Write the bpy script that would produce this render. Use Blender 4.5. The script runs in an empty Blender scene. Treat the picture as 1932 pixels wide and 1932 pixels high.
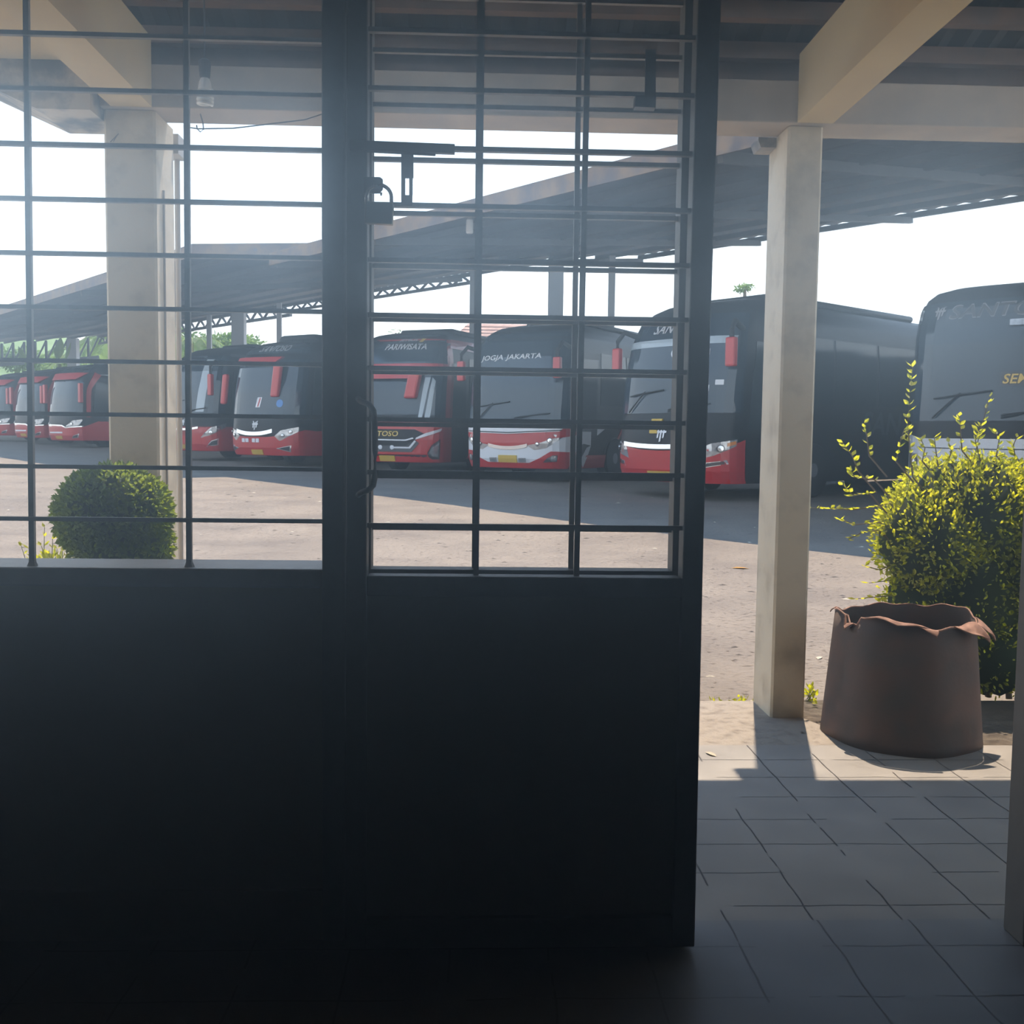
import bpy, bmesh, math, random
import numpy as np
from mathutils import Vector, Matrix
random.seed(7); rng = np.random.default_rng(7)
SC = bpy.context.scene
COL = SC.collection
# ------------------------------------------------------------------ camera
F_PX = 1935.0
YAW, PITCH, ROLL = math.radians(2.17), math.radians(4.1), math.radians(0.70)
CAM = np.array([0.0, 0.0, 1.0])
_fw = np.array([math.sin(YAW)*math.cos(PITCH), math.cos(YAW)*math.cos(PITCH), -math.sin(PITCH)])
_r0 = np.cross(_fw, [0, 0, 1]); _r0 /= np.linalg.norm(_r0); _u0 = np.cross(_r0, _fw)
_R = math.cos(ROLL)*_r0 + math.sin(ROLL)*_u0
_U = -math.sin(ROLL)*_r0 + math.cos(ROLL)*_u0
cd = bpy.data.cameras.new('camera'); cam = bpy.data.objects.new('camera', cd); COL.objects.link(cam)
cd.sensor_fit = 'HORIZONTAL'; cd.sensor_width = 36.0; cd.lens = 36.0*F_PX/1932.0
cd.clip_start = 0.02; cd.clip_end = 2000
cam.matrix_world = Matrix(((_R[0], _U[0], -_fw[0], CAM[0]), (_R[1], _U[1], -_fw[1], CAM[1]), (_R[2], _U[2], -_fw[2], CAM[2]), (0, 0, 0, 1)))
SC.camera = cam
# ------------------------------------------------------------------ world, sun, exposure
world = bpy.data.worlds.new('sky'); SC.world = world; world.use_nodes = True
wn = world.node_tree; wn.nodes.clear()
w_out = wn.nodes.new('ShaderNodeOutputWorld'); w_bg = wn.nodes.new('ShaderNodeBackground')
w_tc = wn.nodes.new('ShaderNodeTexCoord'); w_sep = wn.nodes.new('ShaderNodeSeparateXYZ'); w_rmp = wn.nodes.new('ShaderNodeValToRGB')
wn.links.new(w_tc.outputs['Generated'], w_sep.inputs[0]); wn.links.new(w_sep.outputs['Z'], w_rmp.inputs[0])
w_rmp.color_ramp.elements[0].position = 0.0; w_rmp.color_ramp.elements[0].color = (0.80, 0.91, 1.0, 1)
w_rmp.color_ramp.elements[1].position = 0.75; w_rmp.color_ramp.elements[1].color = (0.18, 0.38, 0.80, 1)
e = w_rmp.color_ramp.elements.new(0.22); e.color = (0.58, 0.78, 1.0, 1)
wn.links.new(w_rmp.outputs[0], w_bg.inputs[0]); wn.links.new(w_bg.outputs[0], w_out.inputs[0])
w_bg.inputs[1].default_value = 3.6
sl = bpy.data.lights.new('sun', 'SUN'); sun = bpy.data.objects.new('sun', sl); COL.objects.link(sun)
sl.energy = 10.5; sl.angle = math.radians(0.55); sl.color = (1.0, 0.94, 0.84)
SUN_DIR = Vector((0.097, 0.365, 0.924)).normalized()
sun.rotation_euler = SUN_DIR.to_track_quat('Z', 'Y').to_euler()
SC.view_settings.view_transform = 'Standard'; SC.view_settings.look = 'None'
SC.view_settings.exposure = 0.0; SC.view_settings.gamma = 1.0; SC.view_settings.use_curve_mapping = False
SC.cycles.max_bounces = 10; SC.cycles.diffuse_bounces = 6; SC.cycles.use_denoising = True
SC.cycles.caustics_reflective = False; SC.cycles.caustics_refractive = False
SC.cycles.sample_clamp_indirect = 8.0

# ------------------------------------------------------------------ photo rays -> places on real planes
def ray(px, py): return _fw + _R*(px-966)/F_PX - _U*(py-966)/F_PX
def onY(px, py, Y): d = ray(px, py); return Vector(CAM + d*Y/d[1])
def onZ(px, py, z): d = ray(px, py); return Vector(CAM + d*(z-CAM[2])/d[2])
ANG = math.radians(36.0)
ROW = np.array([-math.sin(ANG), math.cos(ANG), 0.0])      # along the bus row, away from the porch
NRM = np.array([ROW[1], -ROW[0], 0.0])                    # from the lot towards the backs of the buses
def onN(px, py, n): d = ray(px, py); return Vector(CAM + d*((n-CAM@NRM)/(d@NRM)))
def rowpt(n, t, z): p = NRM*n + ROW*t; return Vector((p[0], p[1], z))
def ground_z(y): return -0.08 + 0.0158*max(0.0, y-9.0)*min(1.0, max(0.0, (y-9.0)/6.0))

# ------------------------------------------------------------------ materials
def mat(name, col, rough=0.6, spec=0.5, metal=0.0, noise=None, bump=0.0, coat=0.0, transl=None, transl_mix=0.45):
    """noise=(scale, colour2, amount, lo, hi)"""
    m = bpy.data.materials.new(name); m.use_nodes = True
    nt = m.node_tree; b = nt.nodes['Principled BSDF']
    b.inputs['Base Color'].default_value = (*col, 1); b.inputs['Roughness'].default_value = rough
    b.inputs['Specular IOR Level'].default_value = spec; b.inputs['Metallic'].default_value = metal
    b.inputs['Coat Weight'].default_value = coat; b.inputs['Coat Roughness'].default_value = 0.06
    if noise:
        tc = nt.nodes.new('ShaderNodeTexCoord'); nz = nt.nodes.new('ShaderNodeTexNoise'); rp = nt.nodes.new('ShaderNodeValToRGB')
        nz.inputs['Scale'].default_value = noise[0]; nz.inputs['Detail'].default_value = 8; nz.inputs['Roughness'].default_value = 0.62
        nt.links.new(tc.outputs['Object'], nz.inputs['Vector']); nt.links.new(nz.outputs['Fac'], rp.inputs[0])
        lo, hi = (noise[2], noise[3]) if len(noise) > 3 else (0.35, 0.65)
        rp.color_ramp.elements[0].position = lo; rp.color_ramp.elements[1].position = hi
        rp.color_ramp.elements[0].color = (*noise[1], 1); rp.color_ramp.elements[1].color = (*col, 1)
        nt.links.new(rp.outputs[0], b.inputs['Base Color'])
        if bump:
            bp = nt.nodes.new('ShaderNodeBump'); bp.inputs['Strength'].default_value = bump; bp.inputs['Distance'].default_value = 0.02
            nt.links.new(nz.outputs['Fac'], bp.inputs['Height']); nt.links.new(bp.outputs[0], b.inputs['Normal'])
    if transl:
        out = nt.nodes['Material Output']; tr = nt.nodes.new('ShaderNodeBsdfTranslucent'); mx = nt.nodes.new('ShaderNodeMixShader')
        tr.inputs[0].default_value = (*transl, 1); mx.inputs[0].default_value = transl_mix
        nt.links.new(b.outputs[0], mx.inputs[1]); nt.links.new(tr.outputs[0], mx.inputs[2]); nt.links.new(mx.outputs[0], out.inputs[0])
    return m
M = {}
M['paint'] = mat('frame_paint', (0.17, 0.165, 0.16), 0.55, noise=(30, (0.12, 0.115, 0.11)))
M['bar'] = mat('grille_paint', (0.34, 0.32, 0.30), 0.5, noise=(60, (0.24, 0.22, 0.20)))
M['sill'] = mat('sill_paint', (0.55, 0.56, 0.58), 0.45, noise=(25, (0.44, 0.45, 0.47)))
M['inwall'] = mat('inner_wall_plaster', (0.46, 0.42, 0.32), 0.8, noise=(3, (0.36, 0.33, 0.25)), bump=0.1)
M['panel'] = mat('door_panel_ply', (0.33, 0.31, 0.27), 0.7, noise=(6, (0.24, 0.22, 0.19)))
M['metal'] = mat('dark_iron', (0.07, 0.07, 0.08), 0.45, metal=0.6, noise=(40, (0.04, 0.035, 0.03)))
M['brass'] = mat('padlock_brass', (0.28, 0.22, 0.12), 0.4, metal=0.8)
M['cream'] = mat('cream_plaster', (0.68, 0.55, 0.32), 0.85, noise=(4, (0.60, 0.47, 0.27)), bump=0.08)
M['concrete'] = mat('pillar_plaster', (0.70, 0.62, 0.48), 0.88, noise=(9, (0.46, 0.40, 0.30), 0.28, 0.50), bump=0.25)
M['stained'] = mat('stained_concrete', (0.55, 0.49, 0.41), 0.9, noise=(7, (0.12, 0.125, 0.135), 0.42, 0.60), bump=0.4)
M['beam'] = mat('beam_plaster', (0.50, 0.42, 0.34), 0.88, noise=(6, (0.36, 0.31, 0.26)), bump=0.15)
M['rough'] = mat('rough_screed', (0.40, 0.36, 0.30), 0.92, noise=(18, (0.24, 0.21, 0.175), 0.32, 0.52), bump=0.6)
M['soil'] = mat('soil', (0.20, 0.17, 0.13), 0.95, noise=(25, (0.08, 0.065, 0.05)), bump=0.8)
M['roofdark'] = mat('old_roof_sheet', (0.055, 0.05, 0.048), 0.85, noise=(5, (0.03, 0.03, 0.03)))
M['purlin'] = mat('old_timber', (0.22, 0.14, 0.10), 0.85, noise=(14, (0.12, 0.08, 0.06)))
M['steel'] = mat('grey_steel', (0.12, 0.13, 0.145), 0.6, noise=(4, (0.085, 0.09, 0.10)))
M['canopyroof'] = mat('canopy_sheet', (0.17, 0.18, 0.20), 0.6, noise=(1.2, (0.11, 0.115, 0.13)))
M['fascia'] = mat('rusty_fascia', (0.26, 0.18, 0.12), 0.8, noise=(2.5, (0.12, 0.10, 0.10), 0.40, 0.6))
M['colpaint'] = mat('column_paint', (0.42, 0.46, 0.50), 0.6)
M['red'] = mat('bus_red', (0.50, 0.020, 0.026), 0.3, coat=0.3)
M['redmat'] = mat('mirror_red', (0.52, 0.03, 0.035), 0.35, coat=0.2)
M['black'] = mat('bus_black', (0.012, 0.014, 0.018), 0.35, spec=0.25, coat=0.0)
M['blackmat'] = mat('rubber_black', (0.015, 0.015, 0.016), 0.7)
M['silver'] = mat('bus_silver', (0.62, 0.64, 0.67), 0.3, coat=0.4)
M['white'] = mat('bus_white', (0.74, 0.76, 0.78), 0.35, coat=0.4)
M['grey'] = mat('bus_grey_print', (0.34, 0.35, 0.38), 0.4)
M['dim'] = mat('dark_grey_print', (0.075, 0.08, 0.09), 0.4)
M['chrome'] = mat('chrome', (0.78, 0.80, 0.82), 0.18, metal=0.85)
M['lamp'] = mat('headlight_lens', (0.55, 0.56, 0.57), 0.12, metal=0.5, noise=(14, (0.22, 0.23, 0.24)), coat=1.0)
M['lampdark'] = mat('headlight_dark', (0.05, 0.05, 0.055), 0.15, coat=1.0)
M['amber'] = mat('amber_lens', (0.75, 0.25, 0.03), 0.2, coat=1.0)
M['glass'] = mat('windscreen_glass', (0.03, 0.05, 0.072), 0.07, spec=0.5, coat=0.25)
M['sideglass'] = mat('side_glass', (0.03, 0.045, 0.055), 0.10, spec=0.4)
M['plate'] = mat('yellow_plate', (0.62, 0.42, 0.06), 0.5)
M['gold'] = mat('gold_print', (0.72, 0.50, 0.12), 0.4)
M['blueprint'] = mat('blue_print', (0.10, 0.28, 0.62), 0.4)
M['curtain'] = mat('sun_band', (0.42, 0.50, 0.55), 0.3, coat=0.8)
M['rust'] = mat('rusty_drum', (0.17, 0.105, 0.08), 0.85, noise=(9, (0.085, 0.072, 0.062), 0.35, 0.65), bump=0.35)
M['rustlip'] = mat('rusty_torn_edge', (0.46, 0.27, 0.20), 0.8, noise=(30, (0.17, 0.085, 0.06)))
M['pvc'] = mat('grey_pvc', (0.42, 0.38, 0.33), 0.5)
M['bulb'] = mat('bulb_glass', (0.82, 0.82, 0.80), 0.25)
M['wire'] = mat('black_wire', (0.03, 0.03, 0.035), 0.6)
M['tilefar'] = mat('clay_roof_tiles', (0.50, 0.34, 0.27), 0.85, noise=(3, (0.36, 0.22, 0.17)))
M['housewall'] = mat('house_wall', (0.70, 0.68, 0.64), 0.8)
M['leafbright'] = mat('yellow_green_leaf', (0.11, 0.14, 0.02), 0.5, spec=0.3, transl=(0.92, 0.92, 0.03), transl_mix=0.58)
M['leafdark'] = mat('green_leaf', (0.022, 0.042, 0.014), 0.5, spec=0.25, transl=(0.48, 0.62, 0.04), transl_mix=0.36)
M['leaftree'] = mat('tree_leaf', (0.10, 0.19, 0.05), 0.6, transl=(0.28, 0.42, 0.10))
M['stem'] = mat('woody_stem', (0.16, 0.11, 0.07), 0.8)
M['greenstem'] = mat('green_stem', (0.20, 0.22, 0.06), 0.7)
M['bark'] = mat('tree_bark', (0.20, 0.17, 0.13), 0.9)
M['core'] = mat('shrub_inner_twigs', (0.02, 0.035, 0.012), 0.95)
M['litter'] = mat('dry_leaf', (0.62, 0.56, 0.42), 0.8)
M['litterdark'] = mat('dark_crumbs', (0.10, 0.085, 0.07), 0.9)
M['orange'] = mat('orange_dry_leaf', (0.62, 0.30, 0.06), 0.8)
M['hill'] = mat('wooded_hill', (0.20, 0.30, 0.13), 0.95, noise=(0.09, (0.12, 0.20, 0.08)))
M['bracket'] = mat('bracket_grey', (0.45, 0.44, 0.42), 0.6)

def lot_material():
    m = bpy.data.materials.new('dusty_lot'); m.use_nodes = True; nt = m.node_tree; b = nt.nodes['Principled BSDF']
    tc = nt.nodes.new('ShaderNodeTexCoord'); L = nt.links.new
    big = nt.nodes.new('ShaderNodeTexNoise'); big.inputs['Scale'].default_value = 0.7; big.inputs['Detail'].default_value = 9; big.inputs['Roughness'].default_value = 0.65
    r1 = nt.nodes.new('ShaderNodeValToRGB'); r1.color_ramp.elements[0].position = 0.34; r1.color_ramp.elements[0].color = (0.215, 0.187, 0.158, 1)
    r1.color_ramp.elements[1].position = 0.58; r1.color_ramp.elements[1].color = (0.305, 0.264, 0.214, 1)
    fine = nt.nodes.new('ShaderNodeTexNoise'); fine.inputs['Scale'].default_value = 26; fine.inputs['Detail'].default_value = 4
    r2 = nt.nodes.new('ShaderNodeValToRGB'); r2.color_ramp.elements[0].position = 0.30; r2.color_ramp.elements[0].color = (0.36, 0.33, 0.31, 1)
    r2.color_ramp.elements[1].position = 0.43; r2.color_ramp.elements[1].color = (1, 1, 1, 1)
    mx = nt.nodes.new('ShaderNodeMix'); mx.data_type = 'RGBA'; mx.blend_type = 'MULTIPLY'; mx.inputs[0].default_value = 1.0
    L(tc.outputs['Object'], big.inputs['Vector']); L(tc.outputs['Object'], fine.inputs['Vector'])
    L(big.outputs['Fac'], r1.inputs[0]); L(fine.outputs['Fac'], r2.inputs[0]); L(r1.outputs[0], mx.inputs[6]); L(r2.outputs[0], mx.inputs[7])
    L(mx.outputs[2], b.inputs['Base Color']); b.inputs['Roughness'].default_value = 0.95; b.inputs['Specular IOR Level'].default_value = 0.2
    bp = nt.nodes.new('ShaderNodeBump'); bp.inputs['Strength'].default_value = 0.5; bp.inputs['Distance'].default_value = 0.03
    L(fine.outputs['Fac'], bp.inputs['Height']); L(bp.outputs[0], b.inputs['Normal'])
    return m
M['lot'] = lot_material()
def tile_material(name, c1, c2, groutc, rough, tx, ty, ox, oy, spec=0.4):
    m = bpy.data.materials.new(name); m.use_nodes = True; nt = m.node_tree; b = nt.nodes['Principled BSDF']; L = nt.links.new
    tc = nt.nodes.new('ShaderNodeTexCoord'); sp = nt.nodes.new('ShaderNodeSeparateXYZ'); L(tc.outputs['Object'], sp.inputs[0])
    wob = nt.nodes.new('ShaderNodeTexNoise'); wob.inputs['Scale'].default_value = 7; L(tc.outputs['Object'], wob.inputs['Vector'])
    def mth(op, a, bb):
        n = nt.nodes.new('ShaderNodeMath'); n.operation = op
        for i, v in enumerate((a, bb)):
            if isinstance(v, (int, float)): n.inputs[i].default_value = v
            else: L(v, n.inputs[i])
        return n.outputs[0]
    w = mth('MULTIPLY', mth('SUBTRACT', wob.outputs['Fac'], 0.5), 0.014)
    def line(o, t, off):
        f = mth('FRACT', mth('DIVIDE', mth('ADD', mth('SUBTRACT', o, off), w), t), 0)
        f = mth('ABSOLUTE', mth('SUBTRACT', f, 0.5), 0)
        return mth('GREATER_THAN', f, 0.5-0.0022/t)
    g = mth('MAXIMUM', line(sp.outputs['X'], tx, ox), line(sp.outputs['Y'], ty, oy))
    brk = nt.nodes.new('ShaderNodeTexNoise'); brk.inputs['Scale'].default_value = 5; L(tc.outputs['Object'], brk.inputs['Vector'])
    g = mth('MULTIPLY', g, mth('GREATER_THAN', brk.outputs['Fac'], 0.43))
    nz = nt.nodes.new('ShaderNodeTexNoise'); nz.inputs['Scale'].default_value = 6; nz.inputs['Detail'].default_value = 8; L(tc.outputs['Object'], nz.inputs['Vector'])
    rp = nt.nodes.new('ShaderNodeValToRGB'); rp.color_ramp.elements[0].position = 0.35; rp.color_ramp.elements[1].position = 0.65
    rp.color_ramp.elements[0].color = (*c2, 1); rp.color_ramp.elements[1].color = (*c1, 1); L(nz.outputs['Fac'], rp.inputs[0])
    mx = nt.nodes.new('ShaderNodeMix'); mx.data_type = 'RGBA'; L(g, mx.inputs[0]); L(rp.outputs[0], mx.inputs[6]); mx.inputs[7].default_value = (*groutc, 1)
    L(mx.outputs[2], b.inputs['Base Color']); b.inputs['Roughness'].default_value = rough; b.inputs['Specular IOR Level'].default_value = spec
    return m
M['tile'] = tile_material('porch_tiles', (0.40, 0.385, 0.35), (0.32, 0.31, 0.285), (0.05, 0.048, 0.045), 0.6, 0.187, 0.168, 0.723, 2.127)
M['floor'] = tile_material('room_tiles', (0.30, 0.31, 0.32), (0.22, 0.23, 0.24), (0.06, 0.06, 0.065), 0.5, 0.192, 0.184, 0.73, 1.765)

# ------------------------------------------------------------------ mesh helpers
class MB:
    def __init__(s): s.v = []; s.f = []
    def add(s, vs, fs):
        o = len(s.v); s.v += [tuple(v) for v in vs]; s.f += [tuple(i+o for i in f) for f in fs]; return s
    def hexa(s, c8): return s.add(c8, [(0, 3, 2, 1), (4, 5, 6, 7), (0, 1, 5, 4), (1, 2, 6, 5), (2, 3, 7, 6), (3, 0, 4, 7)])
    def box(s, a, b):
        x0, y0, z0 = a; x1, y1, z1 = b
        return s.hexa([(x0, y0, z0), (x1, y0, z0), (x1, y1, z0), (x0, y1, z0), (x0, y0, z1), (x1, y0, z1), (x1, y1, z1), (x0, y1, z1)])
    def bar(s, a, b, w, h=None, up=(0, 0, 1)):
        a = Vector(a); b = Vector(b); d = (b-a).normalized(); h = h or w
        u = Vector(up)
        if abs(d.dot(u)) > 0.98: u = Vector((0, 1, 0))
        x = d.cross(u).normalized()*w/2; y = x.cross(d).normalized()*h/2
        return s.hexa([a-x-y, a+x-y, a+x+y, a-x+y, b-x-y, b+x-y, b+x+y, b-x+y])
    def tube(s, pts, r, n=8, caps=True):
        pts = [Vector(p) for p in pts]; rs = r if isinstance(r, (list, tuple)) else [r]*len(pts)
        base = len(s.v); ref = None
        for i, p in enumerate(pts):
            d = (pts[min(i+1, len(pts)-1)]-pts[max(i-1, 0)]).normalized()
            if ref is None:
                ref = Vector((0, 0, 1)) if abs(d.z) < 0.9 else Vector((1, 0, 0))
            x = d.cross(ref); x = x.normalized() if x.length > 1e-6 else d.orthogonal().normalized(); y = d.cross(x).normalized(); ref = x.cross(d) if False else ref
            for k in range(n):
                a = 2*math.pi*k/n; s.v.append(tuple(p+(x*math.cos(a)+y*math.sin(a))*rs[i]))
        for i in range(len(pts)-1):
            for k in range(n):
                a = base+i*n+k; b = base+i*n+(k+1) % n; s.f.append((a, b, b+n, a+n))
        if caps:
            s.f.append(tuple(base+k for k in range(n))[::-1]); s.f.append(tuple(base+(len(pts)-1)*n+k for k in range(n)))
        return s
    def lathe(s, prof, c=(0, 0, 0), n=24, axis='Z'):
        base = len(s.v)
        for (r, h) in prof:
            for k in range(n):
                a = 2*math.pi*k/n
                if axis == 'Z': p = (c[0]+r*math.cos(a), c[1]+r*math.sin(a), c[2]+h)
                else: p = (c[0]+h, c[1]+r*math.cos(a), c[2]+r*math.sin(a))
                s.v.append(p)
        for i in range(len(prof)-1):
            for k in range(n):
                a = base+i*n+k; b = base+i*n+(k+1) % n; s.f.append((a, b, b+n, a+n))
        s.f.append(tuple(base+k for k in range(n))[::-1]); s.f.append(tuple(base+(len(prof)-1)*n+k for k in range(n)))
        return s
    def prism(s, poly, a, b):
        """extrude a polygon given as points (callable offset a and b vectors)"""
        a = Vector(a); b = Vector(b); n = len(poly); P = [Vector(p) for p in poly]
        s.add([p+a for p in P]+[p+b for p in P], [tuple(range(n))[::-1], tuple(range(n, 2*n))]+[(i, (i+1) % n, n+(i+1) % n, n+i) for i in range(n)])
        return s
    def build(s, name, m, parent=None, smooth=False, origin=None, bevel=0.0, recalc=True):
        me = bpy.data.meshes.new(name); o = bpy.data.objects.new(name, me); COL.objects.link(o)
        org = Vector(origin) if origin is not None else Vector((0, 0, 0))
        me.from_pydata([tuple(Vector(v)-org) for v in s.v], [], s.f)
        if recalc:
            bm = bmesh.new(); bm.from_mesh(me); bmesh.ops.recalc_face_normals(bm, faces=bm.faces); bm.to_mesh(me); bm.free()
        o.location = org
        mats = m if isinstance(m, (list, tuple)) else [m]
        for mm in mats: me.materials.append(M[mm] if isinstance(mm, str) else mm)
        if smooth: me.polygons.foreach_set('use_smooth', [True]*len(me.polygons))
        if bevel:
            md = o.modifiers.new('bevel', 'BEVEL'); md.width = bevel; md.segments = 2; md.limit_method = 'ANGLE'
        if parent is not None:
            o.parent = parent
            if origin is not None: o.location = org - parent.location if parent.rotation_euler.z == 0 else org
            elif parent.type == 'EMPTY' and parent.get('_world', 0): o.matrix_parent_inverse = parent.matrix_world.inverted()
        return o
def tag(o, label=None, cat=None, group=None, kind=None):
    if label: o['label'] = label
    if cat: o['category'] = cat
    if group: o['group'] = group
    if kind: o['kind'] = kind
    return o
def thing(name, label, cat, loc=(0, 0, 0), rz=0.0, group=None, kind=None):
    """an Empty at the base; parts built in world coordinates keep their place when rz == 0"""
    o = bpy.data.objects.new(name, None); COL.objects.link(o); o.location = loc; o.rotation_euler = (0, 0, rz); o.empty_display_size = 0.2
    tag(o, label, cat, group, kind); return o
def wpart(root, name, mb, m, **k):
    """part whose mesh is given in world coordinates, root not rotated"""
    o = mb.build(name, m, None, **k); o.parent = root; o.matrix_parent_inverse = Matrix.Translation(-Vector(root.location)); return o
def sub(part, name, mb, m, **k):
    o = mb.build(name, m, None, **k); o.parent = part; return o
def struct(name, mb, m, label=None, **k):
    o = mb.build(name, m, **k); o['kind'] = 'structure'
    if label: o['label'] = label
    return o

# ------------------------------------------------------------------ ground, porch floor, room
def build_ground():
    g = MB(); ys = [3.87, 5, 6.5, 8, 9, 10, 11, 12, 13, 14, 15, 18, 22, 26, 30, 36, 44, 55, 70, 100, 160, 400]; xs = [-260, -90, -50, -30, -18, -10, -5, -2, 1, 4, 8, 14, 22, 40, 90, 260]
    vs = [(x, y, ground_z(min(y, 70))) for y in ys for x in xs]; n = len(xs)
    fs = [(j*n+i, j*n+i+1, (j+1)*n+i+1, (j+1)*n+i) for j in range(len(ys)-1) for i in range(n-1)]
    g.add(vs, fs); struct('ground', g, 'lot', smooth=True)
build_ground()
pf = MB(); pf.prism([(-4.5, 2.06, 0), (4.5, 2.06, 0), (4.5, 3.29, 0), (-4.5, 3.29, 0)], (0, 0, -0.2), (0, 0, 0)); struct('floor_porch', pf, 'tile', 'worn grey porch tiles in front of the doorway')
rs = MB(); rs.prism([(-4.5, 3.29, 0), (1.33, 3.29, 0), (1.205, 3.63, 0), (1.205, 3.87, 0), (-4.5, 3.87, 0)], (0, 0, -0.2), (0, 0, -0.002)); struct('floor_kerb', rs, 'rough', 'rough cement strip at the porch edge')
so = MB(); so.prism([(1.33, 3.29, 0), (4.5, 3.29, 0), (4.5, 3.9, 0), (1.205, 3.9, 0), (1.205, 3.63, 0)], (0, 0, -0.2), (0, 0, -0.006)); struct('ground_planter', so, 'soil', 'dark soil beside the porch pillar')
fl = MB(); fl.box((-3, -3.2, -0.15), (2.6, 2.06, 0)); struct('floor', fl, 'floor', 'dark tiled floor of the waiting room')
WY0, WY1 = 2.0, 2.12
struct('wall_left', MB().box((-3.12, -3.3, 0), (-3, WY1, 2.5)), 'inwall')
struct('wall_right', MB().box((2.6, -3.3, 0), (2.72, WY1, 2.5)), 'inwall')
struct('wall_back', MB().box((-3, -3.3, 0), (2.6, -3.2, 2.5)), 'inwall')
struct('ceiling', MB().box((-3.12, -3.3, 2.5), (2.72, WY1, 2.62)), 'inwall')
struct('wall_front', MB().box((-3, WY0, 0), (-0.291, WY1, 0.705)), 'inwall', 'plastered wall below the barred window')
wf = MB(); wf.box((1.172, WY0, 0), (2.6, WY1, 2.08)); struct('wall_front_side', wf, 'inwall', 'wall to the right of the doorway')
wl = MB(); wl.box((-3, WY0, 2.08), (2.6, WY1, 2.5)); wl.box((-3, WY0, 0.705), (-1.78, WY1, 2.08)); struct('wall_front_upper', wl, 'inwall', 'wall above the door and window')
struct('baseboard_front', MB().box((-3, WY0-0.012, 0), (-0.291, WY0-0.0005, 0.10)), 'inwall', 'low skirting under the barred window')

# window_1 : the fixed barred window left of the post
win = thing('window_1', 'barred window opening with a pale sill, left of the door', 'window', (-1.0, 2.06, 0.705), kind='structure')
wpart(win, 'sill', MB().box((-1.78, WY0-0.012, 0.705), (-0.291, WY1+0.02, 0.742)), 'sill', bevel=0.004)
wfm = MB(); wfm.box((-1.78, WY0, 0.743), (-1.74, WY0+0.05, 2.08)); wfm.box((-1.739, WY0, 2.04), (-0.291, WY0+0.05, 2.08)); wpart(win, 'window_frame', wfm, 'paint')
for i, X in enumerate((-1.44, -1.142)):
    wpart(win, 'grille_bar', MB().box((X-0.005, WY0+0.012, 0.742), (X+0.005, WY0+0.022, 2.04)), 'bar')
for (xt, xb) in ((50.1, 61.6), (351.4, 357.4)):
    a = onY(xt, 30, WY0+0.016); b = onY(xb, 1072, WY0+0.016); d = (a-b)/(a.z-b.z); p0 = b+d*(0.742-b.z); p1 = b+d*(2.04-b.z)
    m_ = MB(); m_.bar(p0, p1, 0.0100, 0.010, up=(0, 1, 0)); 
    m_.tube([p0, p0+Vector((0, 0, 0.006)), p0+Vector((0, 0, 0.014))], [0.011, 0.008, 0.005], 8); wpart(win, 'grille_bar', m_, 'bar')
for k in range(-2, 11):
    z = 0.834+0.1011*k
    if k < 0: continue
    wpart(win, 'grille_bar', MB().box((-1.74, WY0+0.003, z-0.0038), (-0.289, WY0+0.014, z+0.0042)), 'bar')
for k in (11, 12):
    z = 0.834+0.1011*k; wpart(win, 'grille_bar', MB().box((-1.74, WY0+0.003, z-0.0038), (-0.289, WY0+0.014, z+0.0042)), 'bar')

struct('trim_1', MB().box((-0.291, WY0-0.02, 0), (-0.2475, WY1, 2.08)), 'paint', 'upright post between window and door', bevel=0.003)
struct('trim_2', MB().box((1.104, WY0-0.06, 0), (1.171, WY0+0.018, 2.08)), 'paint', 'right jamb of the open doorway', bevel=0.004)

# door_2 : the fixed barred panel behind the folded back leaf
def grille_panel(root, Y, zs, xs_top_bot, x0, x1, zlo, zhi, dep=0.010, vw=0.0100):
    for z in zs:
        wpart(root, 'grille_bar', MB().box((x0, Y, z-0.0042), (x1, Y+dep, z+0.0042)), 'bar')
    for (p0, p1) in xs_top_bot:
        m_ = MB(); m_.bar(p0, p1, vw, 0.009, up=(0, 1, 0)); wpart(root, 'grille_bar', m_, 'bar')
fixed = thing('door_2', 'fixed barred panel behind the folded door leaf', 'door', (0.1, 2.03, 0), kind='structure')
fx = MB(); fx.box((-0.247, WY0, 0), (-0.199, WY0+0.05, 2.08)); fx.box((0.394, WY0, 0), (0.44, WY0+0.05, 2.08)); fx.box((-0.199, WY0, 0), (0.394, WY0+0.05, 0.10)); fx.box((-0.199, WY0, 0.69), (0.394, WY0+0.05, 0.742)); fx.box((-0.199, WY0, 2.03), (0.394, WY0+0.05, 2.08))
wpart(fixed, 'panel_frame', fx, 'paint')
wpart(fixed, 'lower_panel', MB().box((-0.199, WY0+0.015, 0.10), (0.394, WY0+0.03, 0.69)), 'panel')
grille_panel(fixed, WY0+0.02, [0.8215+0.1016*k for k in range(12)], [(Vector((x, WY0+0.034, 0.742)), Vector((x, WY0+0.034, 2.03))) for x in (0.003, 0.196)], -0.199, 0.394, 0.742, 2.03)

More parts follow.
